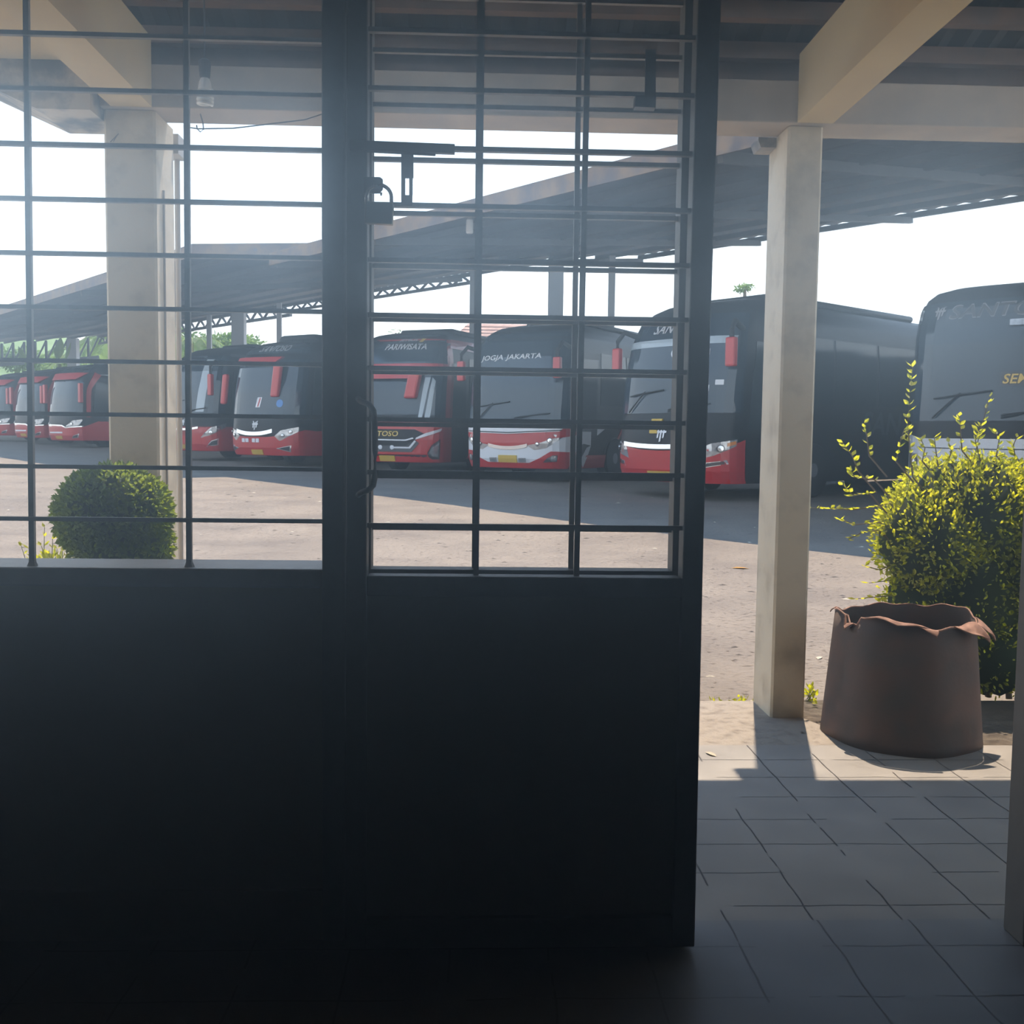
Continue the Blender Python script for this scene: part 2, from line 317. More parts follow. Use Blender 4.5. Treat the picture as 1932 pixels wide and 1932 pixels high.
# door_1 : the leaf, swung right back against the fixed panel
LY = 1.925
leaf = thing('door_1', 'barred door leaf with a solid lower panel, folded back beside the post', 'door', (0.1, LY, 0.0), kind='structure')
def vpos(xt, yt, xb, yb, Y, z):
    a = onY(xt, yt, Y); b = onY(xb, yb, Y); return b.x+(a.x-b.x)*(z-b.z)/(a.z-b.z)
LT = 2.03
def xl(z): return vpos(653.5, 20, 652.5, 1040, LY, z)+0.0
def xli(z): return vpos(693.5, 20, 691.5, 1040, LY, z)
def xri(z): return vpos(1316.5, 20, 1288.5, 1050, LY, z)
def xr(z):
    return vpos(1361.3, 5, 1328.0, 1010, LY, z) if z > 0.826 else vpos(1328.0, 1010, 1310.5, 1800, LY, z)
def quadbox(root, name, x0f, x1f, z0, z1, m, Y0=LY, Y1=LY+0.045, nz=1, bevel=0.003):
    mb = MB(); zz = [z0+(z1-z0)*i/nz for i in range(nz+1)]
    vs = []
    for z in zz: vs += [(x0f(z), Y0, z), (x1f(z), Y0, z), (x1f(z), Y1, z), (x0f(z), Y1, z)]
    fs = [(3, 2, 1, 0), tuple(len(vs)-4+i for i in range(4))]
    for i in range(nz):
        o = 4*i
        for k in range(4): fs.append((o+k, o+(k+1) % 4, o+4+(k+1) % 4, o+4+k))
    mb.add(vs, fs); return wpart(root, name, mb, m, bevel=bevel)
ZB = 0.012
quadbox(leaf, 'stile', xl, xli, ZB, LT, 'paint', nz=1)
quadbox(leaf, 'stile', xri, xr, ZB, LT, 'paint', nz=10)
quadbox(leaf, 'bottom_rail', xli, xri, ZB, 0.072, 'paint')
quadbox(leaf, 'middle_rail', xli, xri, 0.700, 0.7385, 'paint')
quadbox(leaf, 'top_rail', xli, xri, 1.985, LT, 'paint')
quadbox(leaf, 'lower_panel', xli, xri, 0.072, 0.700, 'panel', LY+0.014, LY+0.030, bevel=0)
gz = [0.833, 0.9335, 1.0325, 1.1285, 1.2265, 1.3277, 1.4286, 1.5325, 1.638, 1.742, 1.845, 1.945]
for z in gz:
    wpart(leaf, 'grille_bar', MB().box((xli(z), LY+0.012, z-0.0042), (xri(z), LY+0.024, z+0.0042)), 'bar')
for (xt, xb) in ((909.5, 898.0), (1110.5, 1087.5)):
    f = lambda z: vpos(xt, 2, xb, 1080, LY+0.026, z)
    m_ = MB(); m_.bar((f(0.7385), LY+0.027, 0.7385), (f(1.985), LY+0.027, 1.985), 0.0105, 0.008, up=(0, 1, 0)); wpart(leaf, 'grille_bar', m_, 'bar')
# D-handle on the left stile
hp = [onY(676, 752, LY-0.001), onY(680, 757, LY-0.018), onY(697, 763, LY-0.03), onY(705, 775, LY-0.032), onY(707, 800, LY-0.032), onY(708, 850, LY-0.032), onY(707, 900, LY-0.032), onY(704, 916, LY-0.032), onY(696, 924, LY-0.03), onY(680, 930, LY-0.018), onY(676, 934, LY-0.001)]
hd = wpart(leaf, 'handle', MB().tube(hp, 0.0055, 10), 'metal', smooth=True); hd['label'] = 'dark iron D handle on the left stile'
# sliding bolt with slotted hasp
BY = LY-0.012
bm_ = MB(); a = onY(660, 268, BY); b = onY(858, 281, BY); bm_.bar(a+Vector((0, 0, -0.006)), b+Vector((0, 0, -0.001)), 0.012, 0.017)
a = onY(690, 281, BY); b = onY(822, 288, BY); bm_.bar(a, b, 0.004, 0.012)
bolt = wpart(leaf, 'bolt', bm_, 'metal', bevel=0.001); bolt['label'] = 'dark sliding bolt with a slotted hasp'
hs = MB()
def hq(x0, y0, x1, y1, Y, t=0.003):
    A = [onY(x0, y1, Y), onY(x1, y1, Y), onY(x1, y0, Y), onY(x0, y0, Y)]; hs.prism(A, (0, 0, 0), (0, t, 0))
hq(757, 278, 780, 336, BY); hq(757, 336, 764.5, 368, BY); hq(772, 336, 778.5, 368, BY); hq(757, 368, 778, 388, BY)
sub(bolt, 'hasp', hs, 'metal')
lt = MB()
A = [onY(1217, 180, BY), onY(1237, 180, BY), onY(1238, 93, BY), onY(1218, 93, BY)]; lt.prism(A, (0, 0, 0), (0, 0.004, 0))
A = [onY(1198, 201, BY), onY(1237, 203, BY), onY(1238, 180, BY), onY(1199, 180, BY)]; lt.prism(A, (0, 0, 0), (0, 0.022, 0))
wpart(leaf, 'latch_plate', lt, 'metal')
st = MB(); st.prism([onY(686, 364, BY), onY(716, 364, BY), onY(722, 356, BY), onY(722, 338, BY), onY(717, 334, BY), onY(686, 334, BY)], (0, 0, 0), (0, 0.006, 0)); st.prism([onY(717, 363, BY), onY(721, 363, BY), onY(720, 368, BY), onY(717.5, 368, BY)], (0, 0, 0), (0, 0.006, 0)); wpart(leaf, 'staple', st, 'metal')
for zh in (0.31, 0.17, 1.6):
    wpart(leaf, 'hinge', MB().tube([(xr(zh)-0.002, LY+0.03, zh-0.04), (xr(zh)-0.002, LY+0.03, zh+0.04)], 0.007, 10), 'metal')
# padlock: hangs on the staple, its own thing
PYL = LY-0.02
pc = onY(716, 402, PYL)
pad = thing('padlock', 'open brass padlock hanging on the door staple under the bolt', 'padlock', tuple(pc))
pb = MB(); A = [onY(688, 422, PYL), onY(741, 425, PYL), onY(743, 384, PYL), onY(690, 381, PYL)]; pb.prism(A, (0, -0.009, 0), (0, 0.008, 0)); wpart(pad, 'padlock_body', pb, 'brass', bevel=0.002)
ctr = onY(715, 372, PYL); sp_ = [Vector((ctr.x+0.0225*math.cos(t), PYL, ctr.z+0.022*math.sin(t))) for t in np.linspace(0, math.pi, 14)]
sp_ = [Vector((ctr.x+0.0225, PYL, ctr.z-0.016))]+sp_+[Vector((ctr.x-0.0225, PYL, ctr.z-0.012))]
wpart(pad, 'shackle', MB().tube(sp_, 0.0034, 10), 'chrome', smooth=True)

# ------------------------------------------------------------------ porch: pillars, beams, slab, roof
BZ = 2.10
def pillar(name, label, x0, x1, y0, y1, z0, z1, ch, m='concrete'):
    mb = MB(); mb.prism([(x0+ch, y0, 0), (x1-ch, y0, 0), (x1, y0+ch, 0), (x1, y1-ch, 0), (x1-ch, y1, 0), (x0+ch, y1, 0), (x0, y1-ch, 0), (x0, y0+ch, 0)], (0, 0, z0), (0, 0, z1))
    o = mb.build(name, m); tag(o, label, 'pillar', 'porch pillars'); return o
pillar('porch_pillar', 'square plastered porch pillar with the pale pipe beside it, behind the round shrub', -1.272, -1.098, 3.63, 3.85, -0.002, BZ, 0.008)
pillar('porch_pillar', 'square plastered porch pillar standing by the rusty drum', 1.088, 1.212, 3.632, 3.87, -0.002, BZ, 0.008)
struct('beam_outer', MB().box((-1.275, 3.60, BZ+0.002), (4.5, 3.775, 2.245)), 'beam', 'long plastered edge beam over the porch pillars', bevel=0.004)
hb = MB(); hb.prism([(-1.276, 0, BZ-0.035), (-1.45, 0, BZ-0.035), (-1.70, 0, 2.175), (-4.5, 0, 2.175), (-4.5, 0, 2.33), (-1.276, 0, 2.33)], (0, 3.52, 0), (0, 3.80, 0))
struct('beam_haunch', hb, 'stained', 'stained edge beam with a haunch left of the pillar')
struct('beam_left', MB().box((-1.235, WY1, BZ+0.002), (-1.098, 3.597, 2.332)), 'cream', 'cream cross beam from the wall to the left pillar')
struct('beam_right', MB().box((1.108, WY1, BZ+0.002), (1.232, 3.597, 2.332)), 'cream', 'cream cross beam from the wall to the right pillar')
cb = MB(); cb.prism([(1.086, 0, BZ), (1.086, 0, BZ-0.035), (1.03, 0, BZ-0.035), (1.02, 0, BZ-0.01), (1.02, 0, BZ)], (0, 3.77, 0), (0, 3.868, 0)); struct('beam_bracket', cb, 'stained', 'small plaster bracket at the right pillar head')
cs = MB(); cs.box((-1.097, WY1, 2.222), (1.107, 2.82, 2.33)); cs.box((1.233, WY1, 2.222), (4.5, 2.82, 2.33)); cs.box((-4.5, WY1, 2.222), (-1.236, 3.519, 2.33)); struct('ceiling_porch', cs, 'cream', 'cream plastered porch ceiling')
rf = MB()
def roofz(y): return 2.30+(3.80-y)*0.37+0.035
struct('beam_gap_board', MB().box((-1.275, 3.70, 2.246), (4.5, 3.772, 2.36)), 'purlin', 'added timber board on the edge beam, closing the light gap under the roof')  # added board, stops sky and sun leaking in above the beam
for (x0, x1) in ((-1.275, 4.5),):
    n = int((x1-x0)/0.09)
    for i in range(n):
        a = x0+(x1-x0)*i/n; b = x0+(x1-x0)*(i+1)/n; c = (a+b)/2
        rf.add([(a, 3.79, roofz(3.79)), (c, 3.79, roofz(3.79)+0.022), (c, 2.1, roofz(2.1)+0.022), (a, 2.1, roofz(2.1)), (b, 3.79, roofz(3.79)), (b, 2.1, roofz(2.1))], [(0, 1, 2, 3), (1, 4, 5, 2)])
        rf.add([(a, 3.79, roofz(3.79)+0.01), (c, 3.79, roofz(3.79)+0.032), (c, 2.1, roofz(2.1)+0.032), (a, 2.1, roofz(2.1)+0.01), (b, 3.79, roofz(3.79)+0.01), (b, 2.1, roofz(2.1)+0.01)], [(3, 2, 1, 0), (2, 5, 4, 1)])
struct('ceiling_roof_sheet', rf, 'roofdark', 'dark corrugated roof over the porch', recalc=False)
for (x0, x1) in ((-1.275, 4.5),):
    pu = MB()
    for y in (3.645, 3.47, 3.25, 3.0):
        pu.box((x0, y-0.022, roofz(y)-0.068), (x1, y+0.022, roofz(y)-0.012))
    struct('beam_purlins', pu, 'purlin', 'old timber purlins under the porch roof')
# drain pipe right of the left pillar
pp = thing('drain_pipe', 'pale drain pipe running down beside the left pillar', 'pipe', (-1.085, 3.95, 0.0))
wpart(pp, 'pipe', MB().tube([onY(331, 262, 3.95), onY(334, 300, 3.95), onY(341, 1055, 3.95), Vector((-1.12, 3.95, -0.08))], 0.0105, 12), 'pvc', smooth=True)
wpart(pp, 'pipe_clip', MB().box((-1.135, 3.86, 2.02), (-1.085, 3.965, 2.09)), 'bracket')
cl = thing('conduit', 'thin pale conduit fixed to the left pillar edge', 'pipe', (-1.097, 3.66, 0.0))
wpart(cl, 'tube', MB().tube([(-1.0925, 3.70, 1.85), (-1.0925, 3.70, 0.0)], 0.0045, 8), 'pvc')
# ceiling lamp: compact fluorescent spiral
LYY = 3.25
lc = onY(387, 200, LYY)
lampo = thing('light_bulb', 'white spiral bulb hanging under the porch roof near the left pillar', 'light bulb', (lc.x, lc.y, 2.3))
cord = MB().tube([(lc.x, lc.y, roofz(LYY)-0.07), (lc.x, lc.y, 2.11)], 0.003, 6); wpart(lampo, 'cord', cord, 'wire')
wpart(lampo, 'lamp_holder', MB().lathe([(0.010, 0.052), (0.019, 0.045), (0.016, 0.0), (0.013, -0.006)], (lc.x, lc.y, 2.09), 16), 'metal', smooth=False)
wpart(lampo, 'bulb_base', MB().lathe([(0.013, 0.032), (0.018, 0.02), (0.021, 0.0), (0.018, -0.003)], (lc.x, lc.y, 2.052), 16), 'bulb')
spi = [(lc.x+0.021*math.cos(t), lc.y+0.021*math.sin(t), 2.05-0.045*t/(2*math.pi*4)) for t in np.linspace(0, 2*math.pi*4, 90)]
wpart(lampo, 'spiral_tube', MB().tube(spi, 0.0052, 8), 'bulb', smooth=True)
rose = MB().lathe([(0.0, 0), (0.045, 0.0), (0.045, 0.012), (0.0, 0.014)], (lc.x-0.02, lc.y+0.1, roofz(LYY+0.1)-0.09), 16)
wires = MB().tube([onY(352, 240, 3.59), onY(375, 243, 3.5), onY(440, 242, 3.58), onY(500, 235, 3.59), onY(575, 226, 3.595), onY(640, 205, 3.59)], 0.0022, 6)
tag(wires.build('hanging_wire', 'wire'), 'thin black wire sagging along the porch edge beam', 'wire')
w2 = MB().tube([onY(378, 215, 3.3), onY(383, 232, 3.3), onY(384, 244, 3.3), onY(378, 249, 3.3), onY(372, 243, 3.3), onY(371, 236, 3.3)], 0.002, 6)
tag(w2.build('wire_loop', 'wire'), 'short hooked wire end below the spiral bulb', 'wire')
w3 = MB().tube([onY(224, 252, 3.5), onY(218, 258, 3.5), onY(208, 268, 3.5)], 0.0015, 6).tube([onY(221, 255, 3.5), onY(214, 267, 3.5)], 0.0015, 6)
tag(w3.build('frayed_wire', 'wire'), 'frayed wire end under the stained beam left of the pillar', 'wire')

# ------------------------------------------------------------------ drum
def make_drum():
    C0 = Vector((1.476, 3.415, 0.0))
    d = thing('rusty_drum', 'rusty cut down steel drum with a torn rim in front of the tall shrub', 'drum', tuple(C0))
    n = 72; hts = [0.0, 0.03, 0.12, 0.2, 0.28, 0.36, 1.0]; mb = MB(); rin = []
    def rad(a, h):
        r = 0.262-0.038*h/0.43
        r += 0.006*math.sin(3*a+1)+0.004*math.sin(7*a)
        return r
    def top(a):
        return 0.418+0.010*math.sin(2*a+0.6)+0.006*math.sin(5*a)+0.004*math.sin(13*a)-(0.03 if math.cos(a-math.radians(200)) > 0.985 else 0)
    for h in hts:
        for k in range(n):
            a = 2*math.pi*k/n; z = top(a) if h == 1.0 else h; r = rad(a, z)
            mb.v.append((C0.x+r*math.cos(a), C0.y+r*math.sin(a), z))
    m0 = len(hts)
    for h in hts[::-1]:
        for k in range(n):
            a = 2*math.pi*k/n; z = top(a)-0.001 if h == 1.0 else max(h, 0.01); r = rad(a, z)-0.004
            mb.v.append((C0.x+r*math.cos(a), C0.y+r*math.sin(a), z))
    for i in range(2*m0-1):
        for k in range(n):
            a = i*n+k; b = i*n+(k+1) % n; mb.f.append((a, b, b+n, a+n))
    mb.f.append(tuple(range((2*m0-1)*n, 2*m0*n))); mb.f.append(tuple(range(n))[::-1])
    wpart(d, 'shell', mb, 'rust', smooth=True)
    wpart(d, 'rim', MB().tube([(C0.x+(rad(a, top(a))-0.001)*math.cos(a), C0.y+(rad(a, top(a))-0.001)*math.sin(a), top(a)+0.001) for a in np.linspace(0, 2*math.pi, 73)], 0.0034, 6, caps=False), 'rustlip', smooth=True)
    # torn flaps folded outward along the rim
    for (deg, w, drop, tw) in ((-98, 0.075, 0.020, 1.2), (-58, 0.11, 0.060, 2.0), (-28, 0.14, 0.072, 1.4), (-120, 0.20, 0.010, 0.3), (-165, 0.06, 0.022, 0.2), (150, 0.05, 0.02, -0.3)):
        f = MB(); a0 = math.radians(deg); N = 9; rows = 5
        for j in range(rows):
            q = j/(rows-1)
            for i in range(N):
                u = i/(N-1)-0.5
                wid = w*(1-q**1.2*0.93)
                a = a0+(u*wid+tw*0.022*q)/0.225
                z0 = top(a); out = 0.003+(0.052 if drop > 0.05 else 0.018)*q**0.8; z = z0+0.003-drop*q**1.1*(1-abs(u)*0.5)
                r = rad(a, min(z, z0))+out
                f.v.append((C0.x+r*math.cos(a), C0.y+r*math.sin(a), z))
        f.f += [(j*N+i, j*N+i+1, (j+1)*N+i+1, (j+1)*N+i) for j in range(rows-1) for i in range(N-1)]
        o = wpart(d, 'torn_flap', f, 'rustlip', smooth=True, recalc=False); md = o.modifiers.new('thick', 'SOLIDIFY'); md.thickness = 0.003
    return d
make_drum()

# ------------------------------------------------------------------ foliage
def leaf_mesh(name, P, D, Nn, L, Wd, m, parent=None, root=None, fold=0.25):
    """P positions, D leaf directions, Nn normals (arrays), L lengths, Wd widths -> one mesh of folded leaves"""
    P = np.asarray(P, float); D = np.asarray(D, float); D /= np.linalg.norm(D, axis=1)[:, None]+1e-9
    S = np.cross(D, Nn); S /= np.linalg.norm(S, axis=1)[:, None]+1e-9; U = np.cross(S, D)
    L = np.broadcast_to(L, len(P))[:, None]; Wd = np.broadcast_to(Wd, len(P))[:, None]
    base = P; mid = P+D*L*0.45-U*Wd*fold; tip = P+D*L
    l = P+D*L*0.42+S*Wd*0.5; r = P+D*L*0.42-S*Wd*0.5; l2 = P+D*L*0.75+S*Wd*0.32-U*L*0.04; r2 = P+D*L*0.75-S*Wd*0.32-U*L*0.04
    V = np.stack([base, l, l2, tip, r2, r, mid], 1).reshape(-1, 3); n = len(P); o = (np.arange(n)*7)[:, None]
    F = np.concatenate([o+np.array([[0, 6, 1]]), o+np.array([[1, 6, 2]]), o+np.array([[2, 6, 3]]), o+np.array([[3, 6, 4]]), o+np.array([[4, 6, 5]]), o+np.array([[5, 6, 0]])])
    if root is not None: V = V-np.array(root.location)
    me = bpy.data.meshes.new(name); me.from_pydata(V.tolist(), [], F.tolist()); me.materials.append(M[m]); ob = bpy.data.objects.new(name, me); COL.objects.link(ob)
    if root is not None: ob.parent = root
    return ob
def rand_dirs(n):
    v = rng.normal(size=(n, 3)); return v/np.linalg.norm(v, axis=1)[:, None]
def blob_points(n, c, r, shell=0.55):
    d = rand_dirs(n); q = (shell+(1-shell)*rng.random(n))[:, None]; return np.array(c)+d*q*np.array(r), d
def shoot(path, nleaf, L, W, rngs=1.0):
    """leaf pairs along a stem polyline"""
    pts = np.array([list(p) for p in path]); seg = np.linspace(0, len(pts)-1.001, nleaf); P = []; D = []; N = []
    for i, s in enumerate(seg):
        k = int(s); t = s-k; p = pts[k]*(1-t)+pts[k+1]*t; d = pts[k+1]-pts[k]; d = d/np.linalg.norm(d)
        for sg in (-1, 1):
            a = rng.random()*2*math.pi; side = np.array([math.cos(a+sg*1.57), math.sin(a+sg*1.57), 0.25])
            P.append(p); D.append(side+d*0.6); N.append(np.array([0, 0, 1.0])+0.6*rng.normal(size=3))
    return np.array(P), np.array(D), np.array(N)
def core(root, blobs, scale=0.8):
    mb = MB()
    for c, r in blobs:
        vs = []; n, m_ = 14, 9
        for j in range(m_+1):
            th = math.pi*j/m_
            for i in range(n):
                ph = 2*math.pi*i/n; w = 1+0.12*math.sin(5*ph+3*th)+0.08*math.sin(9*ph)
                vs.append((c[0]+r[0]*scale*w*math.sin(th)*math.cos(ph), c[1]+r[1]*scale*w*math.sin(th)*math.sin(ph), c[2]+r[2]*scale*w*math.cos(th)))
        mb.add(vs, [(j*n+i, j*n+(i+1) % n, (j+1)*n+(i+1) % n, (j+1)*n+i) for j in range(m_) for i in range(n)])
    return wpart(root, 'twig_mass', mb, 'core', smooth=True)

# round clipped shrub in front of the left pillar
bl = thing('round_shrub', 'clipped ball shaped green shrub in front of the left pillar', 'shrub', (-1.175, 3.42, -0.002))
blobs = [((-1.178, 3.40, 0.735), (0.185, 0.175, 0.165)), ((-1.155, 3.40, 0.63), (0.165, 0.16, 0.13))]
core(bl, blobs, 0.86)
P = []; D = []
for (c, r), n in zip(blobs, (6500, 2500)):
    p, d = blob_points(n, c, r, 0.86); P.append(p); D.append(d)
P = np.concatenate(P); D = np.concatenate(D)
leaf_mesh('foliage', P, D+0.9*rng.normal(size=D.shape), D+0.7*rng.normal(size=D.shape), 0.014+0.012*rng.random(len(P)), 0.009+0.006*rng.random(len(P)), 'leafdark', root=bl)
wpart(bl, 'stem', MB().tube([(-1.175, 3.42, -0.002), (-1.17, 3.42, 0.3), (-1.165, 3.41, 0.62)], [0.022, 0.018, 0.014], 8), 'stem')
# low seedling left of it
sd = thing('seedling', 'small leafy seedling beside the round shrub above the sill', 'plant', (-1.43, 3.45, -0.002))
P = []; D = []; N = []; stm = MB()
for (tx, ty) in ((55, 1035), (100, 1000), (78, 1030), (118, 1040), (40, 1030), (92, 1045), (108, 1035), (125, 1050), (70, 1052), (84, 995)):
    e_ = onY(tx, ty, 3.45+0.1*(rng.random()-0.5)); b_ = Vector((-1.41+0.05*rng.normal(), 3.45, 0.0)); mid_ = b_.lerp(e_, 0.6)+Vector((0.01, 0, 0.03))
    path = [b_, mid_, e_]; stm.tube(path, [0.003, 0.002, 0.001], 5); p, d, n = shoot([mid_, mid_.lerp(e_, 0.5), e_], 9, 0, 0); P.append(p); D.append(d); N.append(n)
p, d = blob_points(260, (-1.40, 3.44, 0.55), (0.085, 0.08, 0.05), 0.2); P.append(p); D.append(d+np.array([0, 0, 0.5])); N.append(rand_dirs(260)+np.array([0, 0, 1]))
P = np.concatenate(P); D = np.concatenate(D); N = np.concatenate(N)
leaf_mesh('foliage', P, D, N, 0.018+0.01*rng.random(len(P)), 0.010, 'leafbright', root=sd); wpart(sd, 'stem', stm, 'greenstem')

# tall golden shrub on the right
br = thing('golden_shrub', 'tall yellow green shrub with long shoots behind the drum', 'shrub', (2.0, 3.95, -0.006))
blobs = [((1.98, 4.0, 0.70), (0.36, 0.26, 0.27)), ((1.78, 3.92, 0.62), (0.22, 0.2, 0.22)), ((2.25, 4.0, 0.55), (0.38, 0.28, 0.40)), ((1.95, 3.98, 0.38), (0.33, 0.24, 0.32)), ((2.05, 3.96, 0.17), (0.30, 0.22, 0.17)), ((2.7, 4.05, 0.6), (0.4, 0.28, 0.42))]
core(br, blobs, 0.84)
P = []; D = []
for (c, r), n in zip(blobs, (7500, 3600, 7000, 3200, 1200, 3000)):
    p, d = blob_points(n, c, r, 0.70); P.append(p); D.append(d)
P = np.concatenate(P); D = np.concatenate(D)
ok = P[:, 2] > 0.01; P = P[ok]; D = D[ok]
leaf_mesh('foliage', P, D+0.8*rng.normal(size=D.shape)+np.array([0, 0, 0.4]), D+0.8*rng.normal(size=D.shape), 0.015+0.014*rng.random(len(P)), 0.009+0.006*rng.random(len(P)), 'leafbright', root=br)
P = []; D = []; N = []; stm = MB()
SH = [((1722, 900), (1712, 800), (1722, 692)), ((1835, 880), (1850, 810), (1868, 748)), ((1640, 860), (1636, 825), (1630, 798)), ((1620, 890), (1608, 860), (1590, 835)), ((1815, 850), (1812, 810), (1810, 785)), ((1770, 880), (1765, 845), (1763, 825)), ((1880, 860), (1885, 830), (1878, 815)), ((1915, 860), (1912, 840), (1918, 825)),
      ((1680, 950), (1610, 962), (1530, 958)), ((1640, 930), (1610, 935), (1590, 915)), ((1650, 905), (1612, 900), (1606, 888)), ((1700, 1060), (1660, 1075), (1632, 1068)), ((1720, 1090), (1680, 1095), (1640, 1100)), ((1700, 1120), (1670, 1125), (1615, 1130)), ((1690, 870), (1700, 830), (1706, 810)), ((1740, 870), (1745, 845), (1738, 830)), ((1850, 870), (1840, 830), (1848, 805)), ((1790, 870), (1795, 850), (1790, 835)), ((1660, 1000), (1625, 1005), (1600, 1018)), ((1660, 985), (1615, 990), (1585, 980))]
for i, path in enumerate(SH):
    Y = 3.92+0.12*(rng.random()-0.5); q = [onY(x, y, Y) for x, y in path]; q0 = q[0]+Vector((0.08, 0.02, -0.08))
    full = [q0]+q; stm.tube(full, [0.0035, 0.003, 0.002, 0.0012], 6)
    n = max(7, int((q[0]-q[2]).length/0.022)); p, d, nn = shoot(q, n, 0, 0); keep = rng.random(len(p)) < 0.8
    P.append(p[keep]); D.append(d[keep]); N.append(nn[keep])
P = np.concatenate(P); D = np.concatenate(D); N = np.concatenate(N)
leaf_mesh('shoot_leaves', P, D, N, 0.024+0.014*rng.random(len(P)), 0.014+0.004*rng.random(len(P)), 'leafbright', root=br)
for k in range(7):
    x = 1.85+0.07*k; stm.tube([(x, 3.95+0.03*math.sin(k), -0.006), (x+0.02*math.sin(3*k), 3.96, 0.25), (x+0.05*math.sin(2*k), 3.97, 0.5)], [0.012, 0.010, 0.007], 6)
wpart(br, 'stem', stm, 'stem')

# weeds at the kerb
def weed(px, py, Y, n, r, label, gz_):
    c = onY(px, py, Y); t = thing('weed_tuft', label, 'weed', (c.x, c.y, gz_))
    p = np.array([[c.x+r*rng.normal()*0.5, c.y+0.05*rng.normal(), gz_+0.002+0.045*rng.random()] for _ in range(n)]); d = rand_dirs(n)*0.8+np.array([0, 0, 0.6])
    leaf_mesh('leaves', p, d, rand_dirs(n)+np.array([0, -0.3, 0.8]), 0.026, 0.012, 'leafbright', root=t)
    s = MB()
    for k in range(8): s.tube([(c.x+r*0.4*rng.normal(), c.y, gz_), (c.x+r*0.45*rng.normal(), c.y, gz_+0.04)], 0.0015, 5)
    wpart(t, 'stem', s, 'greenstem')
weed(1395, 1312, 3.97, 130, 0.13, 'flat green weeds growing along the kerb left of the right pillar', -0.08)
weed(1526, 1340, 3.90, 40, 0.03, 'tiny green weed against the right pillar base', -0.006)
# fallen leaves
def dry(px, py, z, s, m, label):
    c = onZ(px, py, z); mb = MB(); a = rng.random()*3
    pts = [(-1, 0, 0), (-0.4, 0.38, 0.12), (0.4, 0.33, 0.1), (1, 0.02, 0.02), (0.4, -0.33, 0.14), (-0.4, -0.36, 0.1)]
    P_ = [Vector((x*math.cos(a)-y*math.sin(a), x*math.sin(a)+y*math.cos(a), h))*s+Vector((c.x, c.y, z+0.002)) for x, y, h in pts]; P_.append(Vector((c.x, c.y, z+0.002)))
    mb.add(P_, [(0, 6, 1), (1, 6, 2), (2, 6, 3), (3, 6, 4), (4, 6, 5), (5, 6, 0)])
    o = mb.build('fallen_leaf', m, recalc=False); tag(o, label, 'leaf', 'fallen leaves'); return o
dry(1341, 1424, 0.0, 0.026, 'litter', 'pale dry leaf lying on the sunlit porch tiles')
dry(1546, 1242, -0.08, 0.036, 'litter', 'pale dry leaf on the lot between pillar and drum')
dry(1397, 1073, -0.08, 0.075, 'orange', 'curled orange dry leaf far out on the sunlit lot')
dry(1513, 1383, -0.002, 0.013, 'litterdark', 'dark scrap on the kerb in the pillar shadow')
# grit and crumbs scattered over the lot: uncountable
gr = MB()
for k in range(1500):
    y = 4.0+16*rng.random()**1.6; x = (rng.random()*2.2-1.2)*y*0.62
    if 1.2 < x < 3.2 and y < 4.6: continue
    s = (0.004+0.010*rng.random()**2)*(0.6+y*0.07); z = ground_z(y)
    pts = [(x+s*rng.normal()*0.5+s*math.cos(t)*(1.6+rng.random()), y+s*math.sin(t)*(0.5+rng.random()), z) for t in np.linspace(0, 2*math.pi, 6)[:-1]]
    gr.add(pts+[(x, y, z+s*0.5)], [(i, (i+1) % 5, 5) for i in range(5)])
tag(gr.build('lot_grit', 'litterdark'), 'dark grit and crumbs strewn over the sunlit lot', 'grit', kind='stuff')
gr = MB()
for k in range(140):
    y = 4.0+14*rng.random()**1.5; x = (rng.random()*2.2-1.2)*y*0.62
    if 1.2 < x < 3.2 and y < 4.6: continue
    s = (0.004+0.009*rng.random()**2)*(0.6+y*0.09); z = ground_z(y)
    pts = [(x+s*math.cos(t)*(1.4+rng.random()), y+s*math.sin(t)*(0.5+rng.random()), z) for t in np.linspace(0, 2*math.pi, 6)[:-1]]
    gr.add(pts+[(x, y, z+s*0.6)], [(i, (i+1) % 5, 5) for i in range(5)])
tag(gr.build('lot_litter', 'litter'), 'pale scraps of dry leaf strewn over the sunlit lot', 'litter', kind='stuff')

# ------------------------------------------------------------------ buses
W0 = 1.2; DN = 0.62; SEN = 3.0
def _contour():
    th = np.linspace(0, math.pi/2, 400); x = W0*np.sin(th)**(2/SEN); y = DN*(1-np.cos(th)**(2/SEN))
    s = np.concatenate([[0], np.cumsum(np.hypot(np.diff(x), np.diff(y)))]); return s, x, y
CS, CX, CY = _contour(); SF = CS[-1]
class Shape:
    def __init__(s, zF, zW, L, zb, zt): s.zF = zF; s.zW = zW; s.L = L; s.zb = zb; s.zt = zt
    def F(s, z): return float(np.interp(z, [a for a, _ in s.zF], [b for _, b in s.zF]))
    def W(s, z): return float(np.interp(z, [a for a, _ in s.zW], [b for _, b in s.zW]))
    def at(s, u, z, off=0.0):
        a = abs(u); sg = 1 if u >= 0 else -1
        if a <= SF: x = float(np.interp(a, CS, CX)); y = float(np.interp(a, CS, CY))
        else: x = W0; y = DN+(a-SF)
        e_ = 0.02; b = max(0.0, a-e_); c = a+e_
        def xy(q): return (float(np.interp(q, CS, CX)), float(np.interp(q, CS, CY))) if q <= SF else (W0, DN+(q-SF))
        x1, y1 = xy(b); x2, y2 = xy(c); tx, ty = x2-x1, y2-y1; l = math.hypot(tx, ty) or 1
        nx, ny = ty/l, -tx/l
        k = s.W(z)/W0; fade = max(0.0, 1-y/2.6)
        return Vector((sg*(x*k+nx*off), y+s.F(z)*fade+ny*off, z))
